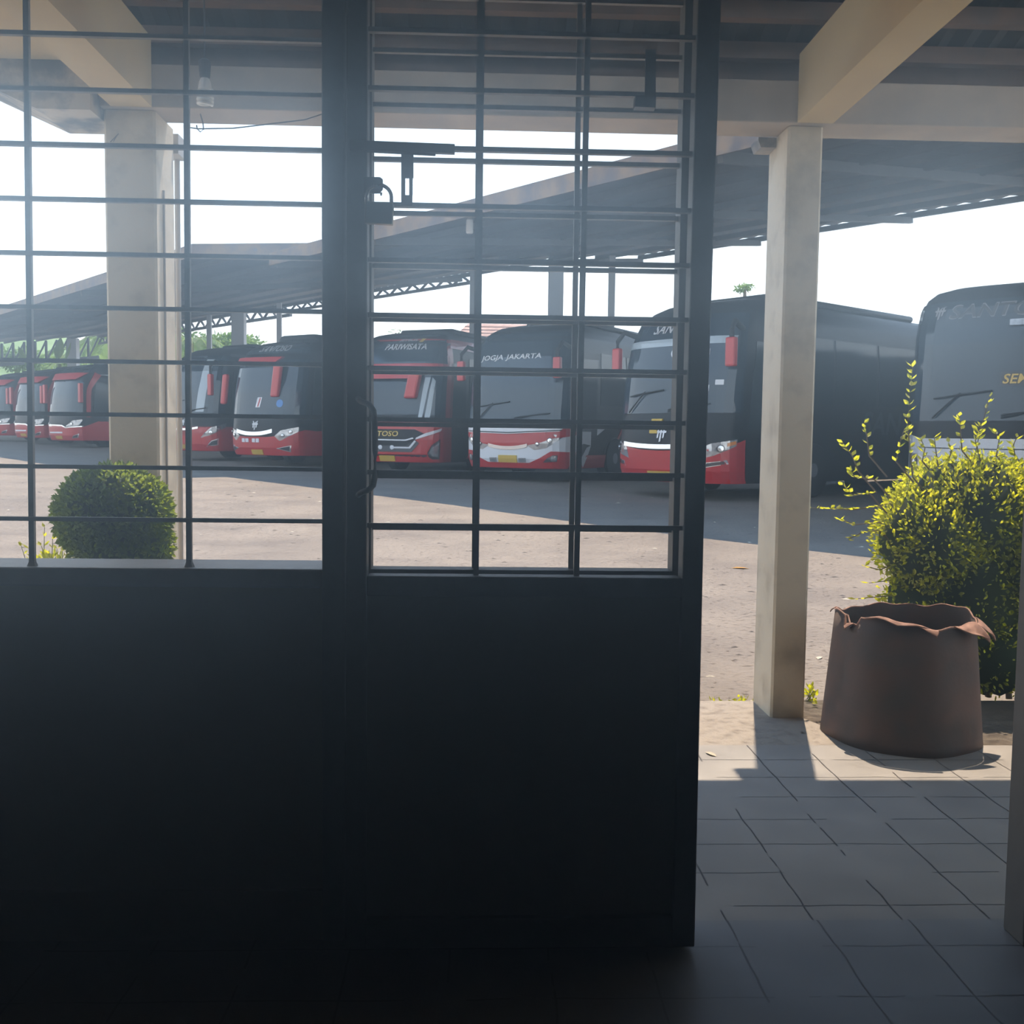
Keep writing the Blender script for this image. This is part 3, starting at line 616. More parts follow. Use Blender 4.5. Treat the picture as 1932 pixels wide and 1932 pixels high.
def body_mesh(S, us=None):
    us = [0]+list(np.linspace(0.12, SF, 18))+[SF+0.3, SF+0.8, SF+1.5, SF+2.5]+list(np.linspace(SF+3.5, SF+S.L-DN, 6))
    us = [-u for u in us[:0:-1]]+us; n = len(us); mb = MB()
    zs = sorted(set([round(z, 3) for z, _ in S.zF if S.zb <= z <= S.zt]+[round(z, 3) for z, _ in S.zW if S.zb <= z <= S.zt]+[S.zb, S.zt]+list(np.linspace(S.zb, S.zt, 10))))
    for z in zs:
        for u in us: mb.v.append(tuple(S.at(u, z)))
    m_ = len(zs)
    for j in range(m_-1):
        for i in range(n-1): a = j*n+i; mb.f.append((a, a+1, a+n+1, a+n))
        mb.f.append((j*n+n-1, j*n, (j+1)*n, (j+1)*n+n-1))
    mb.f.append(tuple(range(n))); 
    # roof: strips joining the two sides
    top = (m_-1)*n
    h = n//2
    for i in range(h):
        a, b = top+i, top+i+1; c, d = top+n-1-i-1, top+n-1-i
        if b == c: mb.f.append((a, b, d))
        else: mb.f.append((a, b, c, d))
    return mb
def patch(S, poly, off=0.012, gu=0.14, gz=0.16, skirt=True):
    """a polygon in (along the skin, height) laid on the bus skin with its own thickness"""
    bm = bmesh.new(); vs = [bm.verts.new((u, z, 0)) for u, z in poly]; bm.faces.new(vs)
    bmesh.ops.triangulate(bm, faces=bm.faces[:])
    u0 = min(u for u, _ in poly); u1 = max(u for u, _ in poly); z0 = min(z for _, z in poly); z1 = max(z for _, z in poly)
    for k in range(int(math.floor(u0/gu)), int(math.ceil(u1/gu))+1):
        if u0 < k*gu < u1: bmesh.ops.bisect_plane(bm, geom=bm.verts[:]+bm.edges[:]+bm.faces[:], plane_co=(k*gu, 0, 0), plane_no=(1, 0, 0))
    for k in range(int(math.floor(z0/gz)), int(math.ceil(z1/gz))+1):
        if z0 < k*gz < z1: bmesh.ops.bisect_plane(bm, geom=bm.verts[:]+bm.edges[:]+bm.faces[:], plane_co=(0, k*gz, 0), plane_no=(0, 1, 0))
    bm.verts.index_update(); mb = MB(); uv = [(v.co.x, v.co.y) for v in bm.verts]; n = len(uv)
    mb.v = [tuple(S.at(u, z, off)) for u, z in uv]; mb.f = [tuple(v.index for v in f.verts) for f in bm.faces]
    if skirt:
        be = [(e_.verts[0].index, e_.verts[1].index) for e_ in bm.edges if e_.is_boundary]; mp = {}
        for a, b in be:
            for q in (a, b):
                if q not in mp: mp[q] = len(mb.v); mb.v.append(tuple(S.at(*uv[q], -0.004)))
            mb.f.append((a, b, mp[b], mp[a]))
    bm.free(); return mb
def mirror_poly(p): return [(-u, z) for u, z in p][::-1]
_fontcache = {}
def text_polys(txt):
    if txt in _fontcache: return _fontcache[txt]
    cu = bpy.data.curves.new('t', 'FONT'); cu.body = txt; cu.size = 1.0; cu.offset = 0.018; cu.resolution_u = 3; ob = bpy.data.objects.new('t', cu); COL.objects.link(ob)
    dg = bpy.context.evaluated_depsgraph_get(); me = bpy.data.meshes.new_from_object(ob.evaluated_get(dg))
    v = [(p.co.x, p.co.y) for p in me.vertices]; f = [tuple(q.vertices) for q in me.polygons]
    bpy.data.objects.remove(ob); bpy.data.curves.remove(cu); bpy.data.meshes.remove(me); _fontcache[txt] = (v, f); return v, f
def lettering(S, txt, u0, z0, width, height, slant=0.2, off=0.018, rise=0.0, flip=1):
    v, f = text_polys(txt); x0 = min(p[0] for p in v); x1 = max(p[0] for p in v); y0 = min(p[1] for p in v); y1 = max(p[1] for p in v)
    mb = MB()
    for x, y in v:
        a = (x-x0)/(x1-x0)*width; b = (y-y0)/(y1-y0)*height; mb.v.append(tuple(S.at(u0+flip*(a+slant*b), z0+b+rise*a/width, off)))
    mb.f = list(f); return mb
def emblem(S, u, z, h, off=0.018):
    """three slanted hooked strokes"""
    mb = MB(); k = h
    for dx, z0, z1 in ((-0.24, 0.25, 1.0), (0.0, 0.0, 0.92), (0.24, 0.25, 1.0)):
        sg = -1 if dx < 0 else 1
        w = 0.14
        def q(pts): 
            n = len(mb.v); mb.v.extend(tuple(S.at(u+(a+0.16*(b-0.5))*k, z+b*k, off)) for a, b in pts); mb.f.append(tuple(range(n, n+len(pts))))
        q([(dx-w/2, z0), (dx+w/2, z0+0.05), (dx+w/2, z1-0.1), (dx-w/2, z1-0.1)])
        q([(dx-w/2, z1-0.1), (dx+w/2, z1-0.1), (dx+w/2+sg*0.12, z1), (dx-w/2+sg*0.10, z1)])
    n = len(mb.v); mb.v.extend(tuple(S.at(u+(a+0.16*(b-0.5))*k, z+b*k, off)) for a, b in ((-0.45, 0.60), (0.45, 0.60), (0.45, 0.73), (-0.45, 0.73))); mb.f.append((n, n+1, n+2, n+3))
    return mb
def lens_round(S, u, z, r, off=0.03, n=16):
    mb = MB(); mb.v = [tuple(S.at(u, z, off))]+[tuple(S.at(u+r*math.cos(t), z+r*math.sin(t), off-0.004)) for t in np.linspace(0, 2*math.pi, n+1)[:-1]]
    mb.f = [(0, 1+i, 1+(i+1) % n) for i in range(n)]; m0 = len(mb.v)
    mb.v += [tuple(S.at(u+r*math.cos(t), z+r*math.sin(t), 0)) for t in np.linspace(0, 2*math.pi, n+1)[:-1]]
    mb.f += [(1+i, m0+i, m0+(i+1) % n, 1+(i+1) % n) for i in range(n)]; return mb
FRONT = dict(
    jet=([(0.28, 0.10), (0.45, 0.02), (0.8, 0.0), (1.15, 0.02), (1.4, 0.06), (2.0, 0.13), (2.6, 0.27), (2.95, 0.45), (3.12, 0.66), (3.24, 0.92), (3.32, 1.3), (3.36, 1.9)],
         [(0.28, 1.16), (0.5, 1.2), (2.3, 1.2), (2.75, 1.16), (3.0, 1.1), (3.15, 1.02), (3.26, 0.9), (3.33, 0.72), (3.36, 0.5)]),
    flat=([(0.28, 0.06), (0.5, 0.0), (1.2, 0.0), (2.4, 0.10), (2.9, 0.18), (3.05, 0.24), (3.15, 0.36), (3.22, 0.6), (3.26, 1.2)],
          [(0.28, 1.18), (0.5, 1.2), (2.6, 1.19), (2.9, 1.15), (3.05, 1.09), (3.15, 1.0), (3.22, 0.85), (3.26, 0.5)]))
def make_bus(label, px, Y, yaw, style, group='parked buses', L=10.5):
    c = onY(px, 900, Y); gz_ = ground_z(Y)
    root = thing('bus', label, 'bus', (c.x, c.y, gz_), math.radians(-yaw), group)
    zF, zW = FRONT['flat' if style == 'old' else 'jet']
    S = Shape(zF, zW, L, 0.28, zW[-1][0])
    def part(name, mb, m, lab=None, parent=None, **k):
        o = mb.build(name, m, None, **k); o.parent = parent or root
        if lab: o['label'] = lab
        return o
    def pt(name, poly, m, lab=None, off=0.012, both=False, parent=None):
        r_ = part(name, patch(S, poly, off), m, lab, parent, smooth=False)
        if both: part(name, patch(S, mirror_poly(poly), off), m, lab, parent)
        return r_
    body = part('body', body_mesh(S), 'black', smooth=True)
    body.modifiers.new('split', 'EDGE_SPLIT').split_angle = math.radians(38)
    Bk = SF+L-DN
    # roof unit
    rb = MB(); zt = S.zt
    rb.prism([(-0.72, 1.9, zt-0.03), (0.72, 1.9, zt-0.03), (0.72, 6.6, zt-0.03), (-0.72, 6.6, zt-0.03)], (0, 0, 0), (0, 0, 0.13)); ro = part('roof_unit', rb, 'black', smooth=True); bv = ro.modifiers.new('round', 'BEVEL'); bv.width = 0.07; bv.segments = 4
    # wheels
    for wy in (2.55, 7.7):
        for sx in (-1, 1):
            pt('wheel_arch', [(sx*(SF+wy-DN+0.62*math.cos(t)), 0.30+max(0, 0.66*math.sin(t))) for t in np.linspace(0, math.pi, 13)], 'blackmat', off=0.006) if True else None
            w = MB().lathe([(0.30, 0.0), (0.44, 0.0), (0.48, 0.04), (0.48, 0.22), (0.44, 0.26), (0.30, 0.26)], (-0.13+sx*(S.W(0.5)-0.10), wy, 0.48), 28, 'X')
            wo = part('wheel', w, 'blackmat')
            hbm = MB().lathe([(0.02, 0.0), (0.22, 0.01), (0.29, 0.04), (0.29, 0.22), (0.22, 0.25), (0.02, 0.26)], (-0.13+sx*(S.W(0.5)-0.095), wy, 0.48), 20, 'X'); part('hub', hbm, 'grey', parent=wo)
    # side windows: each pane a part
    zl, zh = (1.62, 2.72) if style != 'old' else (1.55, 2.70)
    for sx in (-1, 1):
        u = SF+0.55; 
        pt('door_glass', sorted_poly(sx, SF+0.12, SF+0.98, 1.15, 2.55), 'sideglass', off=0.008)
        u = SF+1.15
        while u+1.2 < Bk-0.3:
            pt('side_window', sorted_poly(sx, u, u+1.32, zl, zh), 'sideglass', off=0.008); u += 1.40
    plate_z = 0.42
    E_ = dict(S=S, part=part, pt=pt, root=root, Bk=Bk)
    STYLE[style](E_)
    return root
def sorted_poly(sx, u0, u1, z0, z1, slant=0.0):
    p = [(u0, z0), (u1, z0), (u1+slant, z1), (u0+slant, z1)]
    return p if sx > 0 else mirror_poly(p)
def mirrors(E, zt=2.48, zb=2.02, xr=1.16, xl_=1.42, m='redmat', top=2.78):
    S, part = E['S'], E['part']
    for sx, x in ((1, xr), (-1, xl_)):
        y0 = S.F(zt)+(-0.16 if sx > 0 else 0.12)
        hpos = Vector((sx*x, y0, 0)); mb = MB()
        mb.prism([(sx*x-0.085, y0-0.06, 0), (sx*x+0.085, y0-0.06, 0), (sx*x+0.085, y0+0.06, 0), (sx*x-0.085, y0+0.06, 0)], (0, 0, zb), (0, 0, zt))
        o = part('mirror', mb, m, 'red hanging wing mirror' if m == 'redmat' else None, bevel=0.03)
        base = S.at(sx*(SF-0.25), top-0.05, -0.03)
        part('mirror_arm', MB().tube([base, base.lerp(Vector((sx*x, y0, top)), 0.6)+Vector((0, -0.05, 0.06)), (sx*x, y0, top-0.12), (sx*x, y0, zt-0.02)], [0.05, 0.045, 0.04, 0.04], 8), 'blackmat', parent=o, smooth=True)
def wipers(E, z=1.42):
    S, part = E['S'], E['part']
    for (u0, u1, dz) in ((-0.75, 0.05, 0.34), (0.15, 0.95, 0.08)):
        pts = [S.at(u0+(u1-u0)*t*0.45, z+dz*t, 0.05) for t in np.linspace(0, 1, 5)]
        w = part('wiper', MB().tube(pts, 0.012, 6), 'blackmat')
        part('wiper_blade', MB().tube([S.at(u0+(u1-u0)*t, z+dz*0.9+0.10*(t-0.4), 0.045) for t in np.linspace(0.0, 0.95, 8)], 0.014, 6), 'blackmat', parent=w)
def plate(E, z=0.40, w=0.24, h=0.06, lines=True):
    S, part = E['S'], E['part']
    o = part('license_plate', patch(S, [(-w, z-h), (w, z-h), (w, z+h), (-w, z+h)], 0.03), 'plate', 'yellow number plate')
def foglamp(E, poly, m='lampdark', rim='chrome', round_=None):
    for mir in (False, True):
        p = mirror_poly(poly) if mir else poly
        o = E['part']('fog_light', patch(E['S'], p, 0.014), rim); 
        cx = sum(a for a, _ in p)/len(p); cz = sum(b for _, b in p)/len(p)
        inner = [(cx+(a-cx)*0.72, cz+(b-cz)*0.66) for a, b in p]; E['part']('fog_recess', patch(E['S'], inner, 0.02), m, parent=o)
        if round_: E['part']('fog_lens', lens_round(E['S'], cx+(0.04 if not mir else -0.04), cz, round_, 0.03), 'lamp', parent=o)
def headlamp(E, poly, lenses, amber=None, m='lamp'):
    for mir in (False, True):
        sg = -1 if mir else 1; p = mirror_poly(poly) if mir else poly
        o = E['part']('headlight', patch(E['S'], p, 0.016), m)
        for (u, z, r) in lenses:
            E['part']('lens_ring', lens_round(E['S'], sg*u, z, r, 0.034), 'lampdark', parent=o); E['part']('lens', lens_round(E['S'], sg*u, z, r*0.72, 0.042), 'chrome', parent=o)
        if amber: E['part']('indicator', patch(E['S'], mirror_poly(amber) if mir else amber, 0.024), 'amber', parent=o)
def smile(u0, u1, zc, sag, h, n=14):
    top = [(u0+(u1-u0)*i/n, zc-sag*(1-(2*i/n-1)**2)+h/2) for i in range(n+1)]; bot = [(u0+(u1-u0)*i/n, zc-sag*(1-(2*i/n-1)**2)-h/2) for i in range(n+1)]
    return bot+top[::-1]
def st_hino(E):      # tall single windscreen, red bumper, big emblem
    S, part, pt = E['S'], E['part'], E['pt']
    a = SF-0.10
    pt('windshield', [(-a, 1.40), (a, 1.40), (a-0.03, 2.2), (a-0.10, 3.0), (-a+0.10, 3.0), (-a+0.03, 2.2)], 'glass', off=0.02)
    pt('sun_band', [(-a+0.03, 2.50), (a-0.28, 2.50), (a-0.24, 2.62), (-a+0.06, 2.62)], 'curtain', off=0.026)
    b = SF+0.04
    pt('bumper', [(-b, 0.29), (b, 0.29), (b, 0.98), (SF-0.1, 0.94), (0.85, 0.86), (0.4, 0.80), (0, 0.79), (-0.4, 0.80), (-0.85, 0.86), (-SF+0.1, 0.94), (-b, 0.98)], 'red', 'glossy red bumper', off=0.014)
    pt('lower_lip', [(-b, 0.282), (b, 0.282), (b, 0.33), (-b, 0.33)], 'red', off=0.03)
    pt('chrome_strip', smile(-0.86, 0.86, 0.90, 0.045, 0.075), 'chrome', 'curved chrome strip under the emblem', off=0.03)
    headlamp(E, [(0.72, 0.66), (1.0, 0.72), (1.38, 0.88), (1.40, 0.99), (0.98, 0.92), (0.78, 0.84)], [(1.12, 0.84, 0.062)], amber=[(1.22, 0.87), (1.37, 0.905), (1.37, 0.96), (1.22, 0.925)])
    foglamp(E, [(0.82, 0.52), (1.25, 0.60), (1.22, 0.66), (0.86, 0.61)])
    part('emblem', emblem(S, 0.02, 0.93, 0.25), 'white', 'white hooked stroke emblem')
    part('lettering', lettering(S, 'SANTOSO', -0.50, 2.72, 1.05, 0.165, 0.3, 0.03), 'silver', 'silver slanted lettering')
    pt('sticker_strip', [(-0.10, 2.945), (0.55, 2.945), (0.58, 2.975), (-0.06, 2.975)], 'silver', off=0.028)
    part('round_sticker', lens_round(S, 0.12, 2.38, 0.085, 0.03), 'white', 'round white sticker with a blue centre'); part('round_sticker', lens_round(S, 0.12, 2.38, 0.055, 0.036), 'blueprint')
    pt('notice', [(0.62, 1.74), (0.86, 1.74), (0.86, 1.84), (0.62, 1.84)], 'white', off=0.03); pt('notice', [(0.95, 1.84), (1.08, 1.84), (1.08, 1.92), (0.95, 1.92)], 'white', off=0.03)
    pt('notice', [(0.71, 2.32), (0.80, 2.32), (0.80, 2.42), (0.71, 2.42)], 'grey', off=0.03)
    pt('notice', [(-0.20, 1.22), (0.03, 1.22), (0.03, 1.31), (-0.20, 1.31)], 'plate', off=0.03); pt('notice', [(-0.22, 1.07), (-0.06, 1.07), (-0.06, 1.17), (-0.22, 1.17)], 'plate', off=0.03)
    plate(E, 0.385, 0.26, 0.07); wipers(E); mirrors(E, 2.55, 2.10, 1.33, 1.36)
    # side: red window outline, sill triangle, grey letters
    pt('side_stripe', [(SF+0.80, 2.13), (SF+0.86, 2.12), (SF+0.93, 2.43), (SF+1.9, 2.43), (SF+1.9, 2.50), (SF+0.86, 2.50)], 'red', 'red outline on the front side window', off=0.016)
    pt('sill_flash', [(SF+0.55, 0.29), (SF+1.4, 0.29), (SF+1.4, 0.62)], 'red', off=0.014)
    part('lettering', lettering(S, 'SANTOSO', SF+3.4, 1.10, 3.2, 0.42, 0.25, 0.014), 'dim', 'large dull grey lettering on the flank')
    part('lettering', lettering(S, 'V', SF+0.62, 1.22, 0.12, 0.16, 0.0, 0.014), 'silver')
    pt('door_sticker', [(SF+0.60, 1.42), (SF+0.78, 1.42), (SF+0.78, 1.54), (SF+0.60, 1.54)], 'silver', off=0.016)
def st_jogja(E):     # white and red face with smile, destination lettering
    S, part, pt = E['S'], E['part'], E['pt']; a = SF-0.10
    pt('windshield', [(-a, 1.26), (a, 1.26), (a-0.03, 2.2), (a-0.10, 3.08), (-a+0.10, 3.08), (-a+0.03, 2.2)], 'glass', off=0.02)
    b = SF+0.42
    pt('face_panel', [(-b, 0.29), (b-0.2, 0.29), (b, 0.70), (b, 1.02), (SF-0.1, 0.96), (-SF+0.1, 0.96), (-b, 1.02)], 'white', 'white lower face', off=0.012)
    pt('red_band', [(-SF-0.02, 1.10), (-1.0, 1.00), (0, 0.97), (1.0, 1.00), (SF-0.05, 1.12), (SF+0.1, 0.98), (1.0, 0.90), (0.7, 0.80), (0.35, 0.74), (0, 0.73), (-0.35, 0.74), (-0.7, 0.80), (-1.0, 0.90), (-SF-0.1, 0.98)][::-1], 'red', 'red band across the face', off=0.018)
    pt('hood', [(-1.18, 1.02), (0, 0.985), (1.12, 1.04), (1.26, 1.18), (0.72, 1.15), (0.60, 1.10), (0.50, 1.10), (0.38, 1.17), (-1.1, 1.17), (-1.2, 1.10)], 'white', 'white hood with a notch', off=0.024)
    pt('hood_line', [(-1.15, 1.035), (0, 1.0), (1.14, 1.055), (1.16, 1.075), (0, 1.02), (-1.15, 1.055)], 'black', off=0.03)
    headlamp(E, [(0.40, 0.78), (0.62, 0.66), (0.86, 0.70), (1.1, 0.86), (1.3, 1.0), (1.0, 0.98), (0.7, 0.88)], [(0.68, 0.78, 0.045), (0.93, 0.86, 0.055)])
    pt('chrome_strip', smile(-0.46, 0.46, 0.755, 0.055, 0.07), 'chrome', off=0.03)
    pt('red_lip', [(-b+0.05, 0.29), (b-0.35, 0.29), (b-0.32, 0.62), (0.95, 0.64), (0.72, 0.50), (0.5, 0.40), (-0.5, 0.40), (-0.72, 0.50), (-0.95, 0.64), (-b+0.05, 0.66)], 'red', 'red lower lip', off=0.018)
    foglamp(E, [(0.72, 0.37), (1.12, 0.40), (1.14, 0.60), (1.0, 0.60), (0.84, 0.50)], round_=0.06)
    plate(E, 0.475, 0.22, 0.075)
    for sx in (-1, 1): pt('spot_lamp', sorted_poly(sx, 0.27, 0.42, 0.41, 0.50), 'lamp', off=0.05)
    part('lettering', lettering(S, 'JOGJA', -0.86, 2.47, 0.58, 0.135, 0.18, 0.03, 0.01), 'white', 'white destination lettering')
    part('lettering', lettering(S, 'JAKARTA', -0.22, 2.48, 0.84, 0.135, 0.18, 0.03, 0.01), 'white', 'white destination lettering')
    pt('side_white', [(SF+0.05, 0.66), (SF+0.42, 0.30), (SF+0.75, 0.75), (SF+0.75, 1.05), (SF+0.3, 1.05)], 'white', off=0.014)
    pt('side_black', [(SF-0.25, 0.29), (SF+0.05, 0.29), (SF+0.55, 0.72), (SF+0.75, 0.76), (SF+0.4, 0.80), (SF+0.2, 0.72)], 'black', off=0.018)
    pt('side_white', [(SF+1.05, 0.98), (SF+1.7, 1.22), (SF+1.35, 1.22), (SF+1.05, 1.14)], 'white', off=0.014)
    for k in range(4): pt('side_stripe', [(SF+1.5+0.45*k, 0.42), (SF+1.65+0.45*k, 0.42), (SF+2.5+0.45*k, 1.25), (SF+2.42+0.45*k, 1.25)], 'red', off=0.012)
    pt('sill_stripe', [(SF+0.2, 0.29), (SF+4.0, 0.29), (SF+4.0, 0.56), (SF+0.55, 0.56)], 'red', off=0.013)
    mirrors(E, 2.52, 2.10, 1.08, 1.40); wipers(E, 1.28)
def st_pariwisata(E):   # double glass with red visor
    S, part, pt = E['S'], E['part'], E['pt']; a = SF-0.12
    pt('front_frame', [(-SF-0.25, 0.29), (SF+0.25, 0.29), (SF+0.25, 2.4), (SF+0.05, 3.1), (-SF-0.05, 3.1), (-SF-0.25, 2.4)], 'red', 'red front frame', off=0.008)
    pt('roof_edge', [(SF+0.02, 2.9), (SF+2.0, 2.9), (SF+2.0, 3.15), (SF+0.0, 3.12)], 'red', off=0.012)
    pt('upper_windshield', [(-a+0.02, 2.52), (a-0.02, 2.52), (a-0.16, 3.22), (-a+0.16, 3.22)], 'glass', off=0.02)
    pt('windshield', [(-a, 1.22), (a, 1.22), (a-0.02, 2.30), (-a+0.02, 2.30)], 'glass', off=0.02)
    pt('cowl', [(-a, 1.20), (a, 1.20), (a, 1.36), (-a, 1.36)], 'black', off=0.026)
    vis = pt('visor', [(-a-0.02, 2.17), (0.62, 2.17), (0.74, 2.24), (0.98, 2.42), (-a-0.02, 2.42)], 'redmat', 'red visor over the windscreen', off=0.14)
    part('mirror', MB().prism([(0.42, -0.24, 0), (0.72, -0.24, 0), (0.72, -0.06, 0), (0.42, -0.06, 0)], (0, S.F(2.4), 1.72), (0.16, S.F(2.4), 2.44)), 'redmat', 'red drooping wing mirror', bevel=0.05)
    part('mirror', MB().prism([(-1.45, -0.1, 0), (-1.25, -0.1, 0), (-1.25, 0.06, 0), (-1.45, 0.06, 0)], (0, S.F(2.4), 1.85), (0, S.F(2.4), 2.44)), 'redmat', bevel=0.05)
    pt('mask', [(-0.75, 0.66), (0.5, 0.66), (0.72, 0.80), (0.92, 0.93), (0.7, 1.03), (-0.7, 1.03), (-0.95, 0.93)], 'black', 'black grille mask', off=0.024)
    part('lettering', lettering(S, 'SANTOSO', -0.62, 0.87, 0.92, 0.12, 0.15, 0.034), 'gold', 'gold slanted lettering')
    pt('light_arc', [(-0.75, 0.78), (0.5, 0.77), (0.68, 0.82), (0.66, 0.85), (0.48, 0.80), (-0.75, 0.81)], 'white', 'white light line', off=0.034)
    for sx in (-1, 1):
        q = [(0.16, 0.60), (0.60, 0.60), (0.74, 0.76), (0.70, 0.78), (0.57, 0.635), (0.16, 0.635)]; pt('light_bar', q if sx > 0 else mirror_poly(q), 'white', off=0.034)
        part('light_dot', lens_round(S, sx*0.15, 0.62, 0.05, 0.04), 'white')
        q = [(0.72, 0.80), (0.9, 0.86), (1.30, 1.0), (1.32, 1.06), (0.95, 0.95), (0.74, 0.85)]; pt('headlight', q if sx > 0 else mirror_poly(q), 'white', 'slim white headlight', off=0.034)
    pt('lower_mask', [(-0.62, 0.52), (0.62, 0.52), (0.8, 0.72), (0.7, 0.8), (-0.7, 0.8), (-0.8, 0.72)], 'dim', off=0.022)
    foglamp(E, [(0.98, 0.50), (1.08, 0.36), (1.27, 0.36), (1.30, 0.82), (1.08, 0.68)], m='lamp', rim='lampdark')
    plate(E, 0.37, 0.2, 0.065)
    part('lettering', lettering(S, 'PARIWISATA', -0.28, 2.84, 1.1, 0.14, 0.25, 0.03), 'silver', 'silver slanted lettering')
    part('lettering', lettering(S, 'JETBUS', 0.02, 3.03, 0.5, 0.07, 0.25, 0.03), 'silver'); pt('lettering_mark', [(0.58, 3.02), (0.68, 3.02), (0.75, 3.11), (0.65, 3.11)], 'gold', off=0.03)
    for k in range(4): pt('side_stripe', [(SF+1.1+0.4*k, 0.36), (SF+1.25+0.4*k, 0.36), (SF+2.2+0.4*k, 1.15), (SF+2.1+0.4*k, 1.15)], 'red', off=0.014)
    pt('pillar_glass', [(0.90, 1.3), (1.02, 1.3), (1.10, 2.12), (1.02, 2.2)], 'curtain', off=0.026); pt('pillar_glass', [(0.76, 1.3), (0.85, 1.3), (0.98, 2.2), (0.86, 2.2)], 'curtain', off=0.026)
def st_visor(E):     # red visor, black mask, white blocks, red flank
    S, part, pt = E['S'], E['part'], E['pt']; a = SF-0.12; Bk = E['Bk']
    pt('upper_windshield', [(-a+0.06, 2.92), (a-0.02, 2.92), (a-0.3, 3.27), (-a+0.3, 3.27)], 'glass', off=0.016)
    pt('windshield', [(-a, 1.34), (a, 1.34), (a-0.02, 2.75), (-a+0.02, 2.75)], 'glass', off=0.02)
    pt('visor', [(-a-0.05, 2.70), (0.45, 2.66), (0.66, 2.82), (-a-0.02, 2.84)], 'redmat', 'red visor over the windscreen', off=0.12)
    b = SF+0.35
    pt('bumper', [(-b, 0.29), (b, 0.29), (b, 0.92), (SF-0.1, 0.95), (0.8, 0.80), (0.4, 0.76), (-0.4, 0.76), (-0.8, 0.80), (-SF+0.1, 0.95), (-b, 0.92)], 'red', 'glossy red bumper', off=0.014)
    pt('flank', [(SF+0.3, 0.29), (Bk-0.2, 0.29), (Bk-0.2, 1.35), (SF+2.8, 1.05), (SF+0.3, 0.92)], 'red', 'red lower flank', off=0.010)
    pt('flank', mirror_poly([(SF+0.3, 0.29), (Bk-0.2, 0.29), (Bk-0.2, 1.35), (SF+2.8, 1.05), (SF+0.3, 0.92)]), 'red', off=0.010)
    pt('chrome_strip', smile(-0.75, 0.55, 0.92, 0.08, 0.10), 'chrome', 'curved silver grille strip', off=0.03)
    headlamp(E, [(0.62, 0.78), (0.78, 0.66), (1.25, 0.90), (1.27, 1.03), (0.8, 0.93)], [(0.86, 0.80, 0.05), (1.06, 0.90, 0.05)])
    foglamp(E, [(0.66, 0.47), (1.05, 0.38), (1.08, 0.56)])
    for q in (-0.52, -0.38, -0.14, 0.0): pt('white_block', [(q, 0.62), (q+0.11, 0.62), (q+0.11, 0.72), (q, 0.72)], 'white', off=0.03)
    part('emblem', emblem(S, -0.05, 0.93, 0.24), 'white', 'white hooked stroke emblem')
    part('lettering', lettering(S, 'SANTOSO', -0.42, 2.98, 1.12, 0.17, 0.3, 0.03), 'silver', 'silver slanted lettering')
    part('round_sticker', lens_round(S, 0.72, 1.62, 0.10, 0.03), 'blueprint', 'round blue sticker')
    pt('notice', [(-0.08, 1.52), (0.08, 1.52), (0.14, 1.78), (-0.02, 1.78)], 'white', off=0.03); pt('notice', [(-0.01, 1.54), (0.03, 1.54), (0.10, 1.76), (0.06, 1.76)], 'red', off=0.036)
    plate(E, 0.37, 0.2, 0.065)
    part('mirror', MB().prism([(0.44, -0.2, 0), (0.70, -0.2, 0), (0.70, -0.06, 0), (0.44, -0.06, 0)], (0, S.F(2.4), 1.78), (0.14, S.F(2.4), 2.66)), 'redmat', 'red drooping wing mirror', bevel=0.05)
    part('mirror', MB().prism([(-1.60, 0.0, 0), (-1.42, 0.0, 0), (-1.42, 0.14, 0), (-1.60, 0.14, 0)], (0, S.F(2.4), 1.62), (0.10, S.F(2.4), 2.42)), 'redmat', 'red drooping wing mirror', bevel=0.05)
    part('roof_scoop', MB().prism([(-0.75, 0, 0), (0.75, 0, 0), (0.62, 0, 0.20), (-0.62, 0, 0.20)], (0, 1.5, S.zt-0.05), (0, 4.2, S.zt-0.02)), 'black', bevel=0.08)
def st_swoosh(E):    # black bus with red flank and large emblem on the flank
    S, part, pt = E['S'], E['part'], E['pt']; a = SF-0.08; Bk = E['Bk']
    pt('windshield', [(-a, 1.36), (a, 1.36), (a-0.03, 2.2), (a-0.10, 3.02), (-a+0.10, 3.02), (-a+0.03, 2.2)], 'glass', off=0.02)
    b = SF+0.3
    pt('bumper', [(-b, 0.29), (b, 0.29), (b, 0.98), (SF-0.2, 0.86), (0.8, 0.72), (-0.8, 0.72), (-SF+0.2, 0.86), (-b, 0.98)], 'red', 'glossy red bumper', off=0.014)
    fl_ = [(SF+0.25, 0.29), (Bk-0.2, 0.29), (Bk-0.2, 1.7), (SF+3.4, 1.50), (SF+1.6, 1.30), (SF+0.25, 0.98)]
    pt('flank', fl_, 'red', 'red lower flank rising to the rear', off=0.010); pt('flank', mirror_poly(fl_), 'red', off=0.010)
    headlamp(E, [(0.78, 0.66), (1.1, 0.74), (1.52, 0.96), (1.55, 1.08), (1.1, 0.96)], [(1.1, 0.82, 0.06), (1.3, 0.92, 0.05)])
    foglamp(E, [(0.95, 0.40), (1.3, 0.46), (1.32, 0.66), (1.1, 0.58)])
    part('emblem', emblem(S, SF+2.0, 0.72, 0.5, 0.02), 'silver', 'large silver hooked stroke emblem on the flank')
    part('emblem', emblem(S, 0.0, 0.95, 0.24), 'white'); pt('chrome_strip', smile(-0.7, 0.7, 0.95, 0.05, 0.06), 'chrome', off=0.03)
    pt('curtain', [(0.55, 1.4), (0.85, 1.4), (0.95, 2.9), (0.65, 2.9)], 'curtain', off=0.024)
    plate(E); mirrors(E, 2.45, 1.85, 1.25, 1.45); wipers(E, 1.38)
    pt('roof_edge', [(SF-0.2, 3.0), (SF+4, 3.02), (SF+4, 3.1), (SF-0.2, 3.08)], 'dim', off=0.012)
